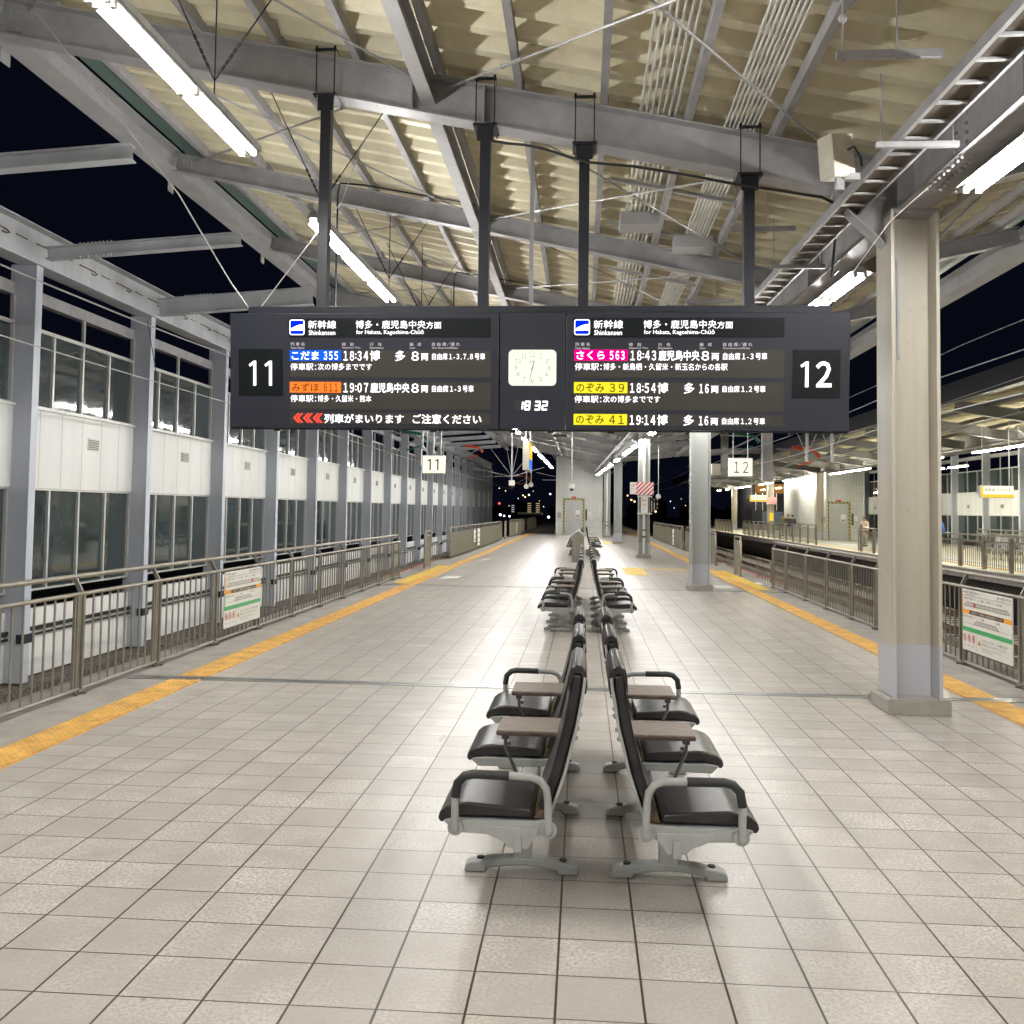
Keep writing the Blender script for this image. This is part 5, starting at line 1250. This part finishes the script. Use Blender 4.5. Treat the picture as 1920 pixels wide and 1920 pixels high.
def person(x, y, rz, h, label, coat, legs, hunch=.0, phone=True, long=False, shoe=None, z=0.):
    t = thing('person', label, 'person', (x,y,z), 'people waiting on the opposite platform'); t.rotation_euler = (0,0,rz); t.scale = (h/1.7,)*3
    # facing -Y locally
    hy = -hunch
    V = [(0,0,.92),(0,-.01,1.12),(0,hy*.4,1.38),(0,hy*.8,1.47),(0,hy-.02,1.56),(0,hy-.03,1.63),
         (.10,0,.86),(.11,-.02,.48),(.11,.0,.09),(.12,-.11,.04), (-.10,0,.86),(-.11,.03,.48),(-.11,.04,.09),(-.12,-.08,.04),
         (.19,hy*.5,1.38),(.24,hy*.5+.03,1.12),(.14,hy-.22,1.10),(.10,hy-.28,1.14), (-.19,hy*.5,1.38),(-.25,hy*.5+.03,1.12),(-.20,hy-.12,.92),(-.19,hy-.16,.84)]
    E_ = [(0,1),(1,2),(2,3),(3,4),(4,5),(0,6),(6,7),(7,8),(8,9),(0,10),(10,11),(11,12),(12,13),(2,14),(14,15),(15,16),(16,17),(2,18),(18,19),(19,20),(20,21)]
    Rr = [(.13,.10),(.12,.09),(.13,.09),.05,.085,.075,.085,.06,.04,.04,.085,.06,.04,.04,.05,.042,.034,.03,.05,.042,.034,.03]
    body = grow('body', V, E_, Rr, skin, t, 2)
    cv = [0,1,2,14,15,16,18,19,20]; idx = {v: i for i, v in enumerate(cv)}
    ce = [(idx[a],idx[b]) for a, b in E_ if a in idx and b in idx]
    cr = [(.17,.14),(.16,.13),(.17,.13),.085,.07,.055,.085,.07,.055]
    vv = [V[i] for i in cv]
    if long: vv.append((0,.01,.62)); ce.append((0,len(vv)-1)); cr.append((.19,.15))
    grow('coat', vv, ce, cr, coat, t, 2)
    lv = [0,6,7,8,10,11,12]; idx = {v: i for i, v in enumerate(lv)}; le = [(idx[a],idx[b]) for a, b in E_ if a in idx and b in idx]
    grow('trousers', [V[i] for i in lv], le, [(.15,.12),.10,.078,.062,.10,.078,.062], legs, t, 1)
    sm = MB()
    for k in (8,12): a = V[k]; sm.box(a[0]-.045,a[0]+.045,a[1]-.17,a[1]+.06,0,.09)
    sm.build('shoes', M['grip'], t, local=True, bevel=.02)
    MB().ball((0,hy+.01,1.635),.105,12,8,(.95,1.05,1.0)).build('hair', hairm, t, local=True, smooth=True)
    MB().ball((0,hy-.055,1.60),.075,10,8,(.9,.8,1.15)).build('face', skin, body, local=True, smooth=True)
    if phone: MB().box(.02,.12,hy-.33,hy-.31,1.12,1.24).build('phone', M['black'], t, local=True)
    return t
cp = lambda n, c: paint(n, c, .7, var=.1)
person(15.0, 52.5, R(-60), 1.58, 'person in a pale coat looking down at a phone by the lift', cp('coat_pale',(.52,.40,.33)), cp('legs_pale',(.30,.26,.2)), .05, long=True)
person(15.0, 74, R(40), 1.68, 'person in a green jacket bending over near the far yellow sign', cp('coat_green',(.16,.17,.08)), cp('legs_dark',(.04,.04,.05)), .14)
person(15.9, 76, R(-30), 1.62, 'person in dark clothes sitting low beside the far column', cp('coat_dark',(.05,.04,.04)), cp('legs_dark2',(.04,.04,.05)), .10)
person(16.4, 70.5, R(20), 1.66, 'person in black with a white bag before the dark stairwell', cp('coat_black',(.02,.03,.03)), cp('legs_black',(.03,.03,.04)), .02)
person(15.6, 73, R(200), 1.6, 'person with violet trousers behind the railing posts', cp('coat_slate',(.04,.05,.05)), cp('legs_violet',(.20,.16,.36)), .02)
person(12.98, 36.5, R(160), 1.72, 'person in a blue jacket partly hidden behind the nearest column', cp('coat_blue',(.03,.12,.38)), cp('legs_grey',(.07,.07,.09)), .02, phone=False)
# stair enclosure with lit orange rooms beyond far platform
t = thing('rear_building', 'dark building with warm lit upper windows beyond the opposite platform', 'building', (19,100,0))
MB().box(17.3,27,100,112,-1,6.5).build('walls', M['charcoal'], t)
MB().box(17.6,20.4,99.9,99.98,3.75,4.7).build('lit_window', emit('warm_window', (1,.45,.10), .3), t); MB().box(18.3,20.4,99.9,99.98,.2,1.9).build('lit_window', emit('cool_window', (.35,.4,.45), .25), t)
q = MB()
for k in range(4): q.box(17.6+k*.7,17.66+k*.7,99.8,99.9,2.0,3.8)
q.build('mullions', M['alu'], t)

# overhead wires on the right
for x, z, lb in ((7.0,4.45,'upper overhead wire of the track right of the platform'),(7.0,3.75,'lower contact wire of the track right of the platform'),(10.0,4.9,'upper overhead wire near the opposite canopy'),(10.0,4.1,'contact wire near the opposite canopy'),(8.6,5.6,'high feeder wire between the two right tracks')):
    catenary(x, z, lb, sag=.12, r=.011)
t = thing('overhead_portal', 'white steel overhead line portal crossing above the right tracks', 'portal', (8.5,60,5))
q = MB(); q.ibeam((5.2,60,5.3),(12,60,5.6),.35,.3); q.box(8.5,8.9,59.8,60.2,3.9,6.6); q.build('beam', M['greylight'], t)
MB().tube([(5.0,46,3.2),(7.4,46,3.2)],.06,8).tube([(5.4,46,3.2),(7.4,46,3.75)],.05,8).build('arm', M['galv'], t, smooth=True)
q = MB(); q.box(7.35,7.75,40.0,40.4,3.0,5.7); tag(q.build('mast', M['greylight'], bevel=.01), 'grey square mast hanging between the number 12 sign and the far canopy', 'mast')
tag(MB().box(4.55,4.85,34.4,34.7,3.02,3.42).build('lamp_box', M['beige'], bevel=.01), 'small beige box beside the drainpipe column', 'box')

# ================================================================== CITY AT NIGHT
def tower(x, y, w_, h_, rows, lb, col, x_off=0):
    t = thing('apartment_tower', lb, 'tower', (x,y,0), 'dark towers in the distance')
    MB().box(x-w_/2,x+w_/2,y,y+w_,-2,h_).build('walls', M['black'], t)
    m_ = emit('balcony_lamp', col, .55)
    for k in range(rows):
        z = 1.0+k*(h_-1)/rows; q = MB(); q.tube([(x-w_*.42,y-.3,z),(x+w_*.42,y-.3,z)], .17, 6); q.build('lit_balcony', m_, t)
tower(-23.3, 420, 1.9, 5.6, 5, 'small dark round tower with five warm lit balconies, left one', (1,.72,.40)); tower(-19.6, 420, 1.9, 5.6, 5, 'small dark round tower with five warm lit balconies, right one', (1,.72,.40))
tower(-30.5, 420, 1.4, 4.6, 4, 'small dark tower with white lit balconies beside the facade end', (.9,.95,1))
for i in range(26):
    x = -110+i*13+random.uniform(-3,3); hh = random.uniform(2,7)
    o = MB().box(x, x+random.uniform(7,12), 460, 475, -2, hh).prism([(x+1,461,hh),(x+4,461,hh),(x+4,461,hh+1),(x+1,461,hh+1.4)], (0,4,0)).build('city_building', M['black'])
    tag(o, 'low unlit dark city building on the night horizon', 'building', 'dark city buildings on the horizon')
lampw = emit('city_lamp_white', (.85,.92,1), 5); lampo = emit('city_lamp_orange', (1,.55,.22), 4); lampr = emit('city_lamp_red', (1,.06,.04), 4)
def lamp(x, y, z, r_, mt_, lb): tag(MB().ball((x,y,z), r_, 8, 5).build('city_light', mt_, smooth=True), lb, 'light', 'distant city lights')
LW, LO, LR = 'small distant white city light glowing in the dark', 'small distant orange city light glowing in the dark', 'small distant red signal light glowing in the dark'
for px_, py_, r_, m_ in ((981,930,.9,LO),(985,933,1.0,LO),(992,929,1.1,LW),(1032,927,1.1,LW),(936,917,.5,LW),(948,922,.6,LO),(972,936,.4,LW),(955,950,.5,LO),(1012,940,.4,LO),(1020,951,.4,LW),(1000,922,.35,LW),
                         (1176,928,1.0,LO),(1183,936,1.2,LO),(1189,939,1.2,LO),(1200,945,.5,LW),(1255,938,.5,LW),(1275,933,.4,LO),(1228,957,1.3,LO),(1262,950,.4,LW),(1283,945,.5,LO)):
    lamp((px_-1093)/1800*410, 410, H+(958-py_)/1800*410, r_*.30, {LW:lampw,LO:lampo}[m_], m_)
for px_, py_, r_, mm in ((936.5,945.6,.42,'r'),(938.6,967,.5,'w'),(946,969,.35,'w'),(956,969.5,.38,'w'),(1029.5,970,.5,'w'),(1120.6,972,.5,'w'),(1119,925,.3,'r')):
    lamp((px_-1093)/1800*300, 300, H+(958-py_)/1800*300, r_*.75, lampr if mm == 'r' else lampw, LR if mm == 'r' else LW)
t = thing('apartment_tower', 'dark slab tower with columns of tiny white windows at right', 'tower', (31,420,0)); MB().box(29,34,420,430,-2,8.5).build('walls', M['black'], t)
q = MB()
for k in range(9):
    for j in (0,1.1,2.4):
        if random.random() < .75: q.box(29.6+j,29.95+j,419.5,419.9,1.8+k*.72,2.2+k*.72)
q.build('lit_windows', emit('tiny_windows', (.9,.9,.8), .5), t)
# pale slab end low at left beyond the facade
tag(MB().box(-8,-4.9,118,119,1.2,1.45).build('far_canopy_edge', M['cream2']), 'pale horizontal slab end visible beyond the left facade', 'slab')

# sticker strip on the second column
t = thing('column_sticker', 'white strip sticker with blue writing on the second column', 'sticker', (2.325,21.0,2.0))
MB().box(xv(21.2)-.225,xv(21.2)-.209,20.99,21.10,1.45,2.55).build('sheet', M['signwhite'], t)
q = MB()
for k in range(9): q.quad((xv(21.2)-.223,20.986,1.52+k*.11),(xv(21.2)-.211,20.986,1.52+k*.11),(xv(21.2)-.211,20.986,1.59+k*.11),(xv(21.2)-.223,20.986,1.59+k*.11))
q.build('print_lines', M['inkblue'], t)
